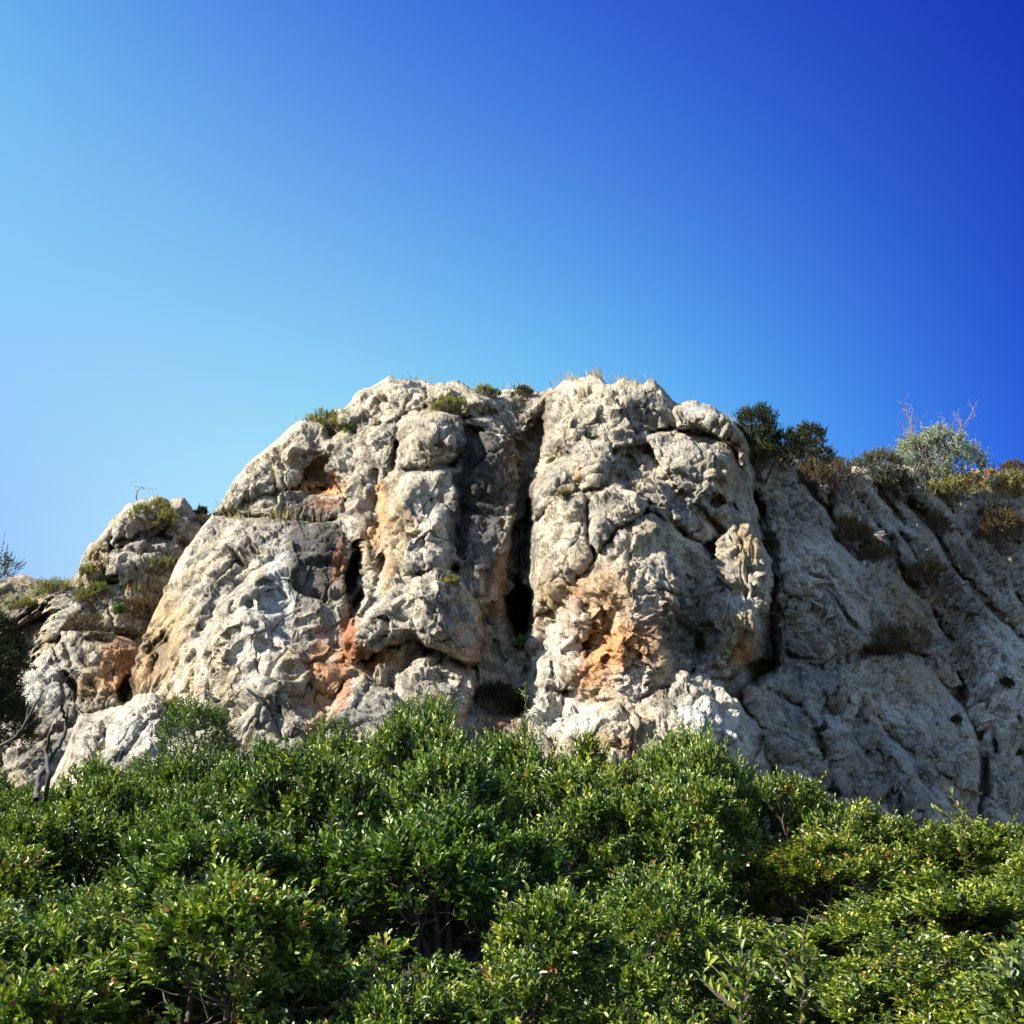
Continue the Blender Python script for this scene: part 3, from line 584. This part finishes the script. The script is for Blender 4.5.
def tubes_mesh(name, paths, mat, k=6):
    Vs, Fs, o_ = [], [], 0
    for pts, rad in paths:
        P = np.array(pts, float); n = len(P); r = np.interp(np.linspace(0, 1, n), np.linspace(0, 1, len(rad)), rad)
        T = np.gradient(P, axis=0); T /= np.maximum(np.linalg.norm(T, axis=1)[:, None], 1e-9)
        ref = np.array([.31, .87, .13]); A = np.cross(T, ref); A /= np.linalg.norm(A, axis=1)[:, None]; Bq = np.cross(T, A)
        an = np.arange(k) / k * 2 * math.pi
        ring = P[:, None] + r[:, None, None] * (A[:, None] * np.cos(an)[None, :, None] + Bq[:, None] * np.sin(an)[None, :, None])
        Vs.append(ring.reshape(-1, 3)); ii = np.arange(n * k).reshape(n, k) + o_
        F = np.stack([ii[:-1], np.roll(ii[:-1], -1, 1), np.roll(ii[1:], -1, 1), ii[1:]], -1).reshape(-1, 4); Fs.append(F); o_ += n * k
    return mesh_np(name, np.concatenate(Vs), np.concatenate(Fs), mat, smooth=True)
def wander(rng, p, d, L, n=6, w=.25, g=0.0):
    P = [np.array(p, float)]; d = np.array(d, float); d /= np.linalg.norm(d)
    for i in range(n - 1):
        d = d + rng.normal(size=3) * w + np.array([0, 0, g]); d /= np.linalg.norm(d)
        P.append(P[-1] + d * L / (n - 1))
    return np.array(P), d

def shrub_meshes(seed, nl=8, R=1.0, Ht=1.35, shoots=1700, per=12, L=.048, W=.017, mat=LEAF, shell=.30, lobe=(.34, .52), shootlen=(.10, .24), upb=.75, bark=BARK, spike=.06, gapt=-.22, low=False):
    """foliage (leafy shoots over uneven lobes) and stems of one shrub, base at the origin"""
    rng = np.random.RandomState(seed)
    C_l = []; 
    for i in range(nl):
        a = i / nl * 6.283 + rng.rand() * .8; rr = R * (.1 if i == 0 else rng.uniform(.3, .80))
        lr = R * rng.uniform(*lobe)
        zz = max(lr * .5, Ht * (1 - (rr / R) ** 2 * .6) * (1 if i < 2 else rng.uniform(.5, 1.05) if not low or i < 6 else .3) - lr * .85)
        if low and i > 5: zz = Ht * rng.uniform(.05, .62)
        C_l.append((rr * math.cos(a), rr * math.sin(a), zz, lr))
    C_l = np.array(C_l)
    pick = rng.choice(nl, shoots * 3, p=C_l[:, 3] ** 2 / (C_l[:, 3] ** 2).sum())
    nd = rng.normal(size=(shoots * 3, 3)); nd /= np.linalg.norm(nd, axis=1)[:, None]
    nd[:, 2] = np.where(nd[:, 2] < -.45, -nd[:, 2], nd[:, 2])
    lump = 1 + .16 * fbm((nd * 1.7 + pick[:, None] * 3.1).astype(np.float32), 3, seed)
    rad = C_l[pick, 3] * lump * (1 - shell * rng.rand(len(pick)) ** 1.5)
    P = C_l[pick, :3] + nd * rad[:, None]
    # drop shoots buried deep in other lobes
    dd = np.linalg.norm(P[:, None] - C_l[None, :, :3], axis=2) / C_l[None, :, 3]
    dd[np.arange(len(pick)), pick] = 9
    keep = (dd.min(1) > .72) & (P[:, 2] > .05)
    gap = fbm((P * 2.6).astype(np.float32), 2, seed + 3) > gapt        # hollows
    P, nd = P[keep & gap][:shoots], nd[keep & gap][:shoots]
    ns = len(P)
    sdn = nd * .7 + np.array([0, 0, upb]) + rng.normal(size=(ns, 3)) * .30; sdn /= np.linalg.norm(sdn, axis=1)[:, None]
    sl = rng.uniform(*shootlen, ns); sp = rng.rand(ns) < spike; sl[sp] *= 1.7
    k = np.linspace(.12, 1, per)
    base = P[:, None] + sdn[:, None] * (sl[:, None] * k[None])[..., None]
    ang = np.arange(per) * 2.4 + rng.rand(ns, 1) * 6.28
    ref = np.cross(sdn, rng.normal(size=(ns, 3))); ref /= np.linalg.norm(ref, axis=1)[:, None]; r2 = np.cross(sdn, ref)
    rd = ref[:, None] * np.cos(ang)[..., None] + r2[:, None] * np.sin(ang)[..., None]
    op = (1.05 - .75 * k)[None, :, None]
    ld = sdn[:, None] * (1.1 - op * .5) + rd * op + rng.normal(size=(ns, per, 3)) * .16
    size = (1 - .35 * k ** 3)[None] * rng.uniform(.7, 1.15, (ns, per))
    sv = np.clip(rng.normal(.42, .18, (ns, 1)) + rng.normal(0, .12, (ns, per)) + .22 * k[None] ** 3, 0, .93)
    red = rng.rand(ns) < .010; sv[red] = np.clip(sv[red] + .45, 0, 1)
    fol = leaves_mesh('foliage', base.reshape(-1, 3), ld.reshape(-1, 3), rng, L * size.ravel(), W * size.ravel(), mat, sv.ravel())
    paths = []
    for c in C_l:
        p, d = wander(rng, (rng.normal() * .08, rng.normal() * .08, -.12 * Ht), (c[0], c[1], c[2] + .12 * Ht), np.linalg.norm(c[:3]) + .1 * Ht, 7, .12)
        t_ = np.linspace(0, 1, 7)[:, None]; p = p * (1 - t_) + (np.array([0, 0, -.12 * Ht]) * (1 - t_) + c[:3] * t_) * t_
        paths.append((p, (.022 * Ht, .008 * Ht)))
        for j in range(9):
            dv = rng.normal(size=3); dv[2] = abs(dv[2]) * .9; 
            q, _ = wander(rng, p[rng.randint(4, 7)], dv, c[3] * rng.uniform(.7, 1.05), 5, .2, .1); paths.append((q, (.007 * Ht, .0025 * Ht)))
    for j in rng.choice(ns, min(ns, 260), replace=False):
        paths.append(([P[j] - sdn[j] * .10, P[j] + sdn[j] * sl[j] * .5, P[j] + sdn[j] * sl[j]], (.0035, .0018)))
    st = tubes_mesh('stems', paths, bark, 5)
    return fol, st

def place(fol, st, loc, label, cat='shrub', group=None, name='shrub', rz=0, sc=(1, 1, 1), tilt=None):
    r = empty(name, loc, rz, sc)
    tag(r, label, cat, group)
    link('foliage', fol, r)
    if st is not None: link('stems', st, r)
    return r

# --- thicket at the bottom of the picture
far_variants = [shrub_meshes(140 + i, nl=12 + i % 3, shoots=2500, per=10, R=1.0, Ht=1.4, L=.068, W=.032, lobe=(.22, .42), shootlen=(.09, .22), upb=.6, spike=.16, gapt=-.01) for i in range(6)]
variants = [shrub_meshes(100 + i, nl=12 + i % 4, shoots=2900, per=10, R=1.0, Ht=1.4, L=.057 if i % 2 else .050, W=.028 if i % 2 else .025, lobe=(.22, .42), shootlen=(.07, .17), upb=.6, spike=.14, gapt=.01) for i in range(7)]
rng = np.random.RandomState(7)
# crown line of the last row, traced along the foot of the rock
crown = [(-100, 775), (0, 772), (30, 785), (70, 790), (110, 782), (140, 768), (230, 772), (290, 752), (330, 728), (350, 745), (372, 750), (400, 725), (430, 715), (460, 752), (490, 748), (530, 742), (590, 748), (640, 738),
         (680, 745), (705, 770), (745, 778), (785, 795), (830, 826), (890, 834), (960, 832), (1024, 826), (1150, 826)]
rows = [(4.0, 1.0, 'front row'), (5.2, .80, 'second row up'), (6.6, .60, 'third row up'), (8.2, .40, 'fourth row up'), (10.0, .20, 'fifth row up'), (12.2, .02, 'top row')]
ORD = ['first', 'second', 'third', 'fourth', 'fifth', 'sixth', 'seventh', 'eighth', 'ninth', 'tenth', 'eleventh', 'twelfth', 'thirteenth', 'fourteenth', 'fifteenth']
cnt = 0
cu, cv = zip(*crown)
for ri, (d, k, rn) in enumerate(rows):
    half = d * .56 + .5
    step = (1.45, 1.45, 1.5, 1.45, 1.25, 1.0)[ri]
    n = int(2 * half / step) + 1; seen = 0
    for j in range(n):
        x = -half + (j + .5) * 2 * half / n + rng.uniform(-.28, .28)
        y = d + rng.uniform(-.35, .35)
        u = 512 + FPX * x / (y / cp_ * .985)
        vb = np.interp(u, cu, cv); vtop = vb * (1 - k) + k * 965 + rng.uniform(-14, 14) * (k > .1)
        top = at(u, vtop, y)[2]; g = float(gz(x, y)) - .05
        h = float(np.clip(top - g, .75, 2.3))
        vs_ = variants if ri < 3 else far_variants
        fol, st = vs_[rng.randint(len(vs_))]
        s = float(rng.uniform(.85, 1.12)); h *= float(rng.uniform(.42, .62) if rng.rand() < .30 and ri < 5 else rng.uniform(.85, 1.15))
        if ri == 5: h *= float(rng.uniform(1.25, 1.4))
        if ri == 4: h *= float(rng.uniform(1.05, 1.25))
        h = min(h, (top - g) * 1.02)
        if ri < 2 and 690 < u < 860: h *= .42
        if ri == 1 and 700 < u < 850: continue
        if ri == 2 and 700 < u < 850: h *= .80
        if ri == 0 and 370 < u < 500: h *= .45
        if ri < 2 and (560 < u <= 690 or 230 < u <= 370): h *= 1.22
        if ri == 0 and u < 130: h *= .7
        yl = float(sst(500, 1000, u)) * .20 + rng.uniform(-.12, .15)
        if u < 15: where = 'cut off by the left edge'
        elif u > 1009: where = 'cut off by the right edge'
        else: where = ORD[min(seen, 14)] + ' from the left'; seen += 1
        rt = place(fol, st, (x, y, g), 'glossy green shrub of the thicket, %s, %s' % (rn, where), 'shrub', 'glossy green shrubs of the thicket below the cliff',
              rz=float(rng.uniform(0, 6.28)), sc=(s, s, h / 1.42))
        rt.children[0].color = (1 + yl, 1 + yl * .35, 1 - yl * .3, 1)
        cnt += 1
print('thicket shrubs', cnt)

def rooted(u, vtop, wpx, Y, label, seed, vroot=None, hpx=None, mat=LEAF, **kw):
    """a single shrub whose crown top stands at a traced spot; root on the ground"""
    top = at(u, vtop, Y); g = float(gz(top[0], top[1])) - .05
    h = top[2] - g; r = wpx / 2 / FPX * Y
    fol, st = shrub_meshes(seed, R=r, Ht=h * .95, mat=mat, low=True, spike=.14, **kw)
    return place(fol, st, (top[0], top[1], g), label, rz=0)
rooted(192, 706, 120, 13.2, 'lone rounded glossy shrub standing up against the low rock slab', 301, nl=13, shoots=2400, L=.058, W=.022, lobe=(.4, .6))
rooted(418, 700, 130, 13.2, 'glossy shrub reaching up the foot of the boulder pile below the dark streaks', 302, nl=14, shoots=2600, L=.055, W=.02, lobe=(.38, .55))
rooted(325, 722, 90, 13.4, 'small glossy shrub under the red stained slab', 303, nl=11, shoots=1600, L=.055, W=.02, lobe=(.4, .6))

# --- shrubs growing on the rock
cliff_group = None
def rockshrub(sheet, u, v, wpx, hpx, label, seed, mat, leaf=2.6, shoots=300, per=9, out=.0, nl=7, name='shrub', cat='shrub', bark=BARK, sink=.22, **kw):
    p = on_rock(sheet, u, v + hpx * .5, out); m = p[1] / FPX * 1.05 * 1.15
    R = wpx / 2 * m; Ht = hpx * m
    fol, st = shrub_meshes(seed, nl=nl, low=True, R=R, Ht=Ht, shoots=shoots, per=per, L=leaf * m, W=leaf * m * .42, mat=mat, lobe=(.32, .5), shootlen=(.10 * R + .03, .22 * R + .05), bark=bark, **kw)
    # thin stems for the smaller plants
    return place(fol, st, (p[0], p[1] + .05, p[2] - sink * Ht), label, cat, name=name)
rockshrub('cliff', 331, 420, 46, 26, 'olive grey cushion shrub on the shoulder of the cliff left of the summit', 401, LEAF_OLIVE)
rockshrub('cliff', 350, 428, 16, 8, 'tiny bright green tuft beside the shoulder shrub', 402, LEAF_GREEN, shoots=90, name='tuft', cat='plant')
rockshrub('cliff', 447, 404, 38, 12, 'flat dark olive cushion shrub below the summit boulders', 403, LEAF_OLIVE, shoots=200)
rockshrub('cliff', 487, 388, 20, 12, 'small grey green plant on the skyline above the streaked pillar', 404, LEAF_OLIVE, shoots=90)
rockshrub('cliff', 523, 390, 24, 14, 'small dark bush on the skyline at the head of the chimney', 405, LEAF_DARK, shoots=110)
rockshrub('cliff', 758, 426, 70, 64, 'large dark round bush behind the leaning cap boulder', 406, LEAF_DARK, shoots=1700, nl=9, leaf=2.8)
rockshrub('cliff', 762, 446, 40, 26, 'olive yellow low shrub under the large dark bush', 407, LEAF_OLIVE, shoots=240)
rockshrub('cliff', 812, 440, 54, 48, 'blue black bush on the skyline right of the large dark bush', 408, LEAF_DARK, shoots=1000, nl=8, leaf=2.8)
rockshrub('cliff', 880, 466, 54, 36, 'grey olive shrub leaning over the edge left of the silvery tree', 409, LEAF_SILVER, shoots=560, nl=8).children[0].color = (.42, .38, .36, 1)
rockshrub('cliff', 892, 482, 50, 26, 'dark shrub in the shade under the grey olive shrub', 410, LEAF_DARK, shoots=420)
rockshrub('cliff', 975, 476, 36, 18, 'rusty orange dry shrub beside the silvery tree', 411, LEAF_RUST, shoots=420, nl=8)
rockshrub('cliff', 1008, 486, 44, 16, 'straw yellow scrub on the right-hand rim', 412, LEAF_OLIVE, shoots=420, nl=8)
rockshrub('cliff', 950, 490, 50, 22, 'yellow olive scrub under the silvery tree', 413, LEAF_OLIVE, shoots=380, nl=8)
rockshrub('cliff', 1014, 463, 26, 14, 'small brown tuft on the skyline at the right edge', 414, LEAF_BROWN, shoots=130)
for i, (u, v, w_, h_, lb, mt) in enumerate([
        (783, 462, 30, 12, 'brown scrub on the shaded ledge just right of the great prow', LEAF_BROWN), (822, 480, 60, 16, 'low dark scrub strip along the top ledge of the shaded wall', LEAF_BROWN),
        (852, 528, 40, 26, 'brown dead scrub filling the upper gully of the shaded wall', LEAF_BROWN), (875, 550, 34, 18, 'brown scrub at the lower end of the upper gully', LEAF_BROWN),
        (935, 522, 50, 20, 'dark scrub in the diagonal gully under the yellow scrub', LEAF_BROWN), (1000, 520, 60, 40, 'broad dark brown scrub on the slope at the right edge', LEAF_BROWN),
        (925, 575, 46, 24, 'dark bare scrub on the middle of the shaded wall', LEAF_BROWN), (775, 545, 18, 34, 'dark green growth wedged in the crack beside the prow', LEAF_DARK),
        (790, 610, 16, 26, 'dark green tuft at the foot of the crack beside the prow', LEAF_DARK), (890, 645, 60, 16, 'rusty brown scrub under the overhang of the shaded wall', LEAF_BROWN),
        (1006, 682, 13, 9, 'small round dark cushion plant near the right edge', LEAF_DARK), (960, 720, 9, 6, 'tiny round dark cushion plant beside the lower crack', LEAF_DARK),
        (995, 742, 12, 12, 'dark cushion plant in the lower right crack', LEAF_DARK), (1018, 748, 12, 10, 'dark cushion plant low at the right edge', LEAF_DARK), (824, 735, 9, 16, 'dark green tuft in the crack of the lower right block', LEAF_DARK),
        (836, 792, 12, 12, 'dark green tuft near the foot of the shaded wall', LEAF_DARK), (898, 818, 12, 10, 'dark tuft at the foot of the shaded wall above the thicket', LEAF_DARK),
        (495, 692, 34, 14, 'dark green growth on the floor of the recess under the cave', LEAF_DARK), (520, 642, 18, 10, 'green growth at the mouth of the black cave', LEAF_GREEN),
        (451, 580, 14, 7, 'pale tuft on the lip above the grey boulder', LEAF_OLIVE), (566, 492, 14, 7, 'yellow green tuft on the ledge of the prow', LEAF_OLIVE), (702, 424, 18, 12, 'small grey twiggy plant at the foot of the cap boulder', LEAF_OLIVE)]):
    rockshrub('cliff', u, v, w_, h_, lb, 430 + i, mt, shoots=int(70 + w_ * h_ * .34), nl=5, leaf=2.2, sink=.2)
for i, (u, v, w_, h_, lb, mt) in enumerate([
        (156, 512, 42, 26, 'brown olive shrub near the top of the outcrop', LEAF_OLIVE), (164, 564, 34, 15, 'olive tuft on the ledge in the middle of the outcrop', LEAF_OLIVE), (88, 568, 16, 12, 'small dark olive shrub on the left shoulder of the outcrop', LEAF_OLIVE),
        (94, 592, 34, 18, 'olive scrub on the lower left ledge of the outcrop', LEAF_OLIVE), (146, 602, 44, 32, 'brown shrub in the gully between outcrop and cliff', LEAF_BROWN), (120, 608, 13, 9, 'bright green rosette plant on the outcrop ledge', LEAF_GREEN),
        (85, 626, 44, 9, 'flat brown scrub along the lower ledge of the outcrop', LEAF_BROWN), (207, 522, 26, 12, 'brown scrub where the outcrop meets the cliff edge', LEAF_BROWN), (204, 510, 14, 12, 'thin grey bush in the notch between outcrop and cliff', LEAF_DARK),
        (50, 590, 40, 8, 'dry scrub on the crest left of the outcrop', LEAF_OLIVE), (20, 604, 20, 9, 'green scrub above the dark hollow', LEAF_OLIVE)]):
    rockshrub('outcrop', u, v, w_, h_, lb, 470 + i, mt, shoots=int(60 + w_ * h_ * .3), nl=5, leaf=2.2, sink=.2)
rockshrub('rock_slab', 170, 702, 16, 12, 'small olive cushion shrub on top of the low rock slab', 490, LEAF_OLIVE, shoots=100)
rockshrub('rock_slab', 206, 706, 9, 9, 'tiny olive tuft on the right of the low rock slab', 491, LEAF_OLIVE, shoots=60)

# tree in the left-edge hollow; its dark leaf colour stands for the shade there
p = at(-26, 735, 18.0)
fol, st = shrub_meshes(500, nl=16, low=True, R=.85, Ht=2.3, shoots=4600, per=9, L=.07, W=.028, mat=LEAF_DARK, lobe=(.4, .62))
place(fol, st, (p[0] - .2, p[1], p[2] - .2), 'dark evergreen tree filling the hollow at the left edge', 'tree', name='tree')

# silvery tree with bare twigs
p = on_rock('cliff', 940, 490, 0); m = p[1] / FPX * 1.05
fol, st = shrub_meshes(510, nl=14, low=True, gapt=-.04, spike=.2, R=50 * m, Ht=70 * m, shoots=1300, per=9, L=3.2 * m, W=1.5 * m, mat=LEAF_SILVER, lobe=(.24, .40), bark=TWIG, shootlen=(.12, .3))
tr = place(fol, None, (p[0], p[1] + .1, p[2] - .1), 'silvery grey tree with bare twigs sticking out of its top on the right skyline', 'tree', name='tree')
st2 = link('trunk', st, tr)
rg = np.random.RandomState(3); paths = []
for (du_, a, L_) in [(-6, -.25, 92), (12, .35, 104), (20, .6, 84), (-20, -.9, 66), (4, .05, 80)]:
    q, dd_ = wander(rg, (0, 0, .1), (a, 0, 1), L_ * m, 9, .12); paths.append((q, (.035, .008)))
    for j in range(13):
        b_ = q[rg.randint(4, 9)]; q2, _ = wander(rg, b_, (a + rg.normal() * .8, rg.normal() * .5, .8), 22 * m * rg.uniform(.5, 1.1), 5, .25); paths.append((q2, (.008, .004)))
        for j2 in range(3):
            q3, _ = wander(rg, q2[rg.randint(1, 5)], (rg.normal(), rg.normal() * .5, .6), 8 * m, 4, .3); paths.append((q3, (.006, .003)))
link('bare_twigs', tubes_mesh('bare_twigs', paths, TWIG, 4), tr)

# dead branches among the shrubs at the left
def branch_thing(name, label, Y, lines, mat, cat='branch', twigs=0, seed=0):
    rg = np.random.RandomState(seed); paths = []
    c = at(lines[0][0][0][0], lines[0][0][0][1], Y)
    for pts, rad in lines:
        A = np.array([at(u, v, Y + .25 * math.sin(u * .21 + v * .13)) for u, v in pts]) - c
        s = np.linspace(0, len(A) - 1, len(A) * 4); B = np.stack([np.interp(s, range(len(A)), A[:, k]) for k in range(3)], -1)
        B[1:-1] += rg.normal(size=B[1:-1].shape) * rad[0] * .25
        paths.append((B, rad))
        for _ in range(twigs):
            q, _d = wander(rg, B[rg.randint(len(B) // 3, len(B))], (rg.normal(), rg.normal(), .5), .35, 5, .3); paths.append((q, (.006, .002)))
    o = link(name, tubes_mesh(name, paths, mat, 7), None, c); tag(o, label, cat); return o
branch_thing('dead_branch', 'forked bare grey dead branch sticking up out of the thicket at left', 10.5,
             [([(36, 800), (38, 780), (48, 762), (58, 748), (65, 735), (66, 722), (62, 706)], (.030, .014)), ([(45, 800), (49, 775), (46, 752), (50, 735), (54, 724)], (.026, .012)), ([(66, 722), (68, 708)], (.013, .008))], DEADWOOD, seed=1)
branch_thing('dead_branch', 'thin pale bare branch slanting in from the left edge', 11.5, [([(-30, 770), (-2, 748), (18, 735), (30, 715), (38, 700), (44, 690)], (.022, .008)), ([(18, 735), (26, 722), (28, 708)], (.010, .005)), ([(30, 715), (42, 706)], (.008, .004))], DEADWOOD, twigs=2, seed=2)
branch_thing('bare_twig', 'wispy bare twig growing from the top of the outcrop', 25.2, [([(136, 500), (137, 492), (134, 486)], (.02, .01)), ([(137, 492), (142, 487), (144, 489)], (.012, .008)), ([(134, 486), (131, 484)], (.01, .006))], TWIG, twigs=1, seed=3)
rg = np.random.RandomState(5)
p = at(-8, 578, 17.5)
fol, st = shrub_meshes(520, nl=6, R=.42, Ht=.55, shoots=110, per=8, L=.06, W=.024, mat=LEAF_DARK, lobe=(.3, .5), shootlen=(.1, .3))
place(fol, st, (p[0] + .05, p[1], p[2] - .15), 'loose leafy branch tips against the sky at the left edge', 'branch', name='branch')

# upright shoots above the thicket
def sprig(u, v0, v1, Y, label, seed):
    rg = np.random.RandomState(seed); a, b = at(u, v0, Y), at(u + 2, v1, Y); c = a.copy()
    n = 46; k = np.linspace(0, 1, n)[:, None]; P = (a + (b - a) * k + rg.normal(size=(n, 3)) * .012) - c
    dirs = np.concatenate([np.cos(np.arange(n) * 2.4)[:, None], np.sin(np.arange(n) * 2.4)[:, None], np.full((n, 1), .9)], 1)
    tw = [(P[::5], (.012, .004))]; bb = [P]; dr = [dirs]
    for j in range(7):
        s0 = P[rg.randint(4, n - 6)]; dv = np.array([rg.normal(), rg.normal(), 1.1]); q, _ = wander(rg, s0, dv, .22, 10, .1); tw.append((q, (.006, .003)))
        bb.append(q); dr.append(np.tile(dv, (10, 1)) + rg.normal(size=(10, 3)) * .9)
    r = empty('shoot', c); tag(r, label, 'shoot')
    bb = np.concatenate(bb); dr = np.concatenate(dr)
    link('foliage', leaves_mesh('foliage', bb, dr, rg, .055, .02, LEAF, np.clip(rg.normal(.6, .2, len(bb)), 0, 1)), r); link('stem', tubes_mesh('stem', tw, BARK, 5), r)
sprig(524, 760, 684, 12.0, 'tall slender leafy shoot rising in front of the dark recess under the cave', 1)
sprig(742, 1040, 960, 4.6, 'leafy shoot standing in front of the dark gap at the bottom, the shorter one', 2)
sprig(802, 1030, 940, 4.8, 'leafy shoot standing in front of the dark gap at the bottom, the taller one', 3)
sprig(960, 760 + 90, 806, 9.0, 'pale leafy shoot poking above the thicket under the lower right crack', 4)

# dry grass along rims and ledges
def grass(name, label, pts, h=(.12, .35), seed=0, spread=3, mat=GRASS):
    rg = np.random.RandomState(seed); base = []
    for sheet, u, v, n, w_ in pts:
        for _ in range(n):
            uu = u + rg.normal() * w_ ; base.append(on_rock(sheet, uu, v + rg.normal() * spread))
    b = np.array(base); n = len(b); d = np.array([0, 0, 1.]) + rg.normal(size=(n, 3)) * .28
    L = rg.uniform(*h, n)
    o = link(name, leaves_mesh(name, b, d, rg, L, .011, mat, None, .1, .1)); tag(o, label, 'grass', kind='stuff')
grass('dry_grass', 'thin dry grass stalks along the skyline of the cliff', [('cliff', 486, 388, 40, 8), ('cliff', 520, 388, 40, 9), ('cliff', 565, 380, 40, 10), ('cliff', 598, 375, 60, 8), ('cliff', 630, 381, 40, 10), ('cliff', 735, 420, 20, 6), ('cliff', 770, 452, 30, 10),
                    ('cliff', 420, 382, 20, 12), ('cliff', 300, 418, 20, 12), ('cliff', 1000, 474, 60, 20)], (.08, .34), 1, 1)
grass('ledge_grass', 'olive grass tufts on the ledges', [('cliff', 235, 514, 90, 9), ('cliff', 285, 518, 60, 8), ('cliff', 318, 520, 30, 6), ('cliff', 430, 408, 50, 6), ('outcrop', 70, 584, 120, 8), ('outcrop', 30, 600, 60, 10), ('outcrop', 130, 590, 80, 14), ('cliff', 940, 496, 200, 24)], (.08, .26), 2, 3)
grass('dry_grass', 'golden dry grass on the slope at the right edge below the skyline', [('cliff', 985, 484, 500, 22), ('cliff', 1010, 492, 400, 16), ('cliff', 955, 492, 200, 14), ('cliff', 900, 476, 80, 12)], (.12, .34), 4, 4)
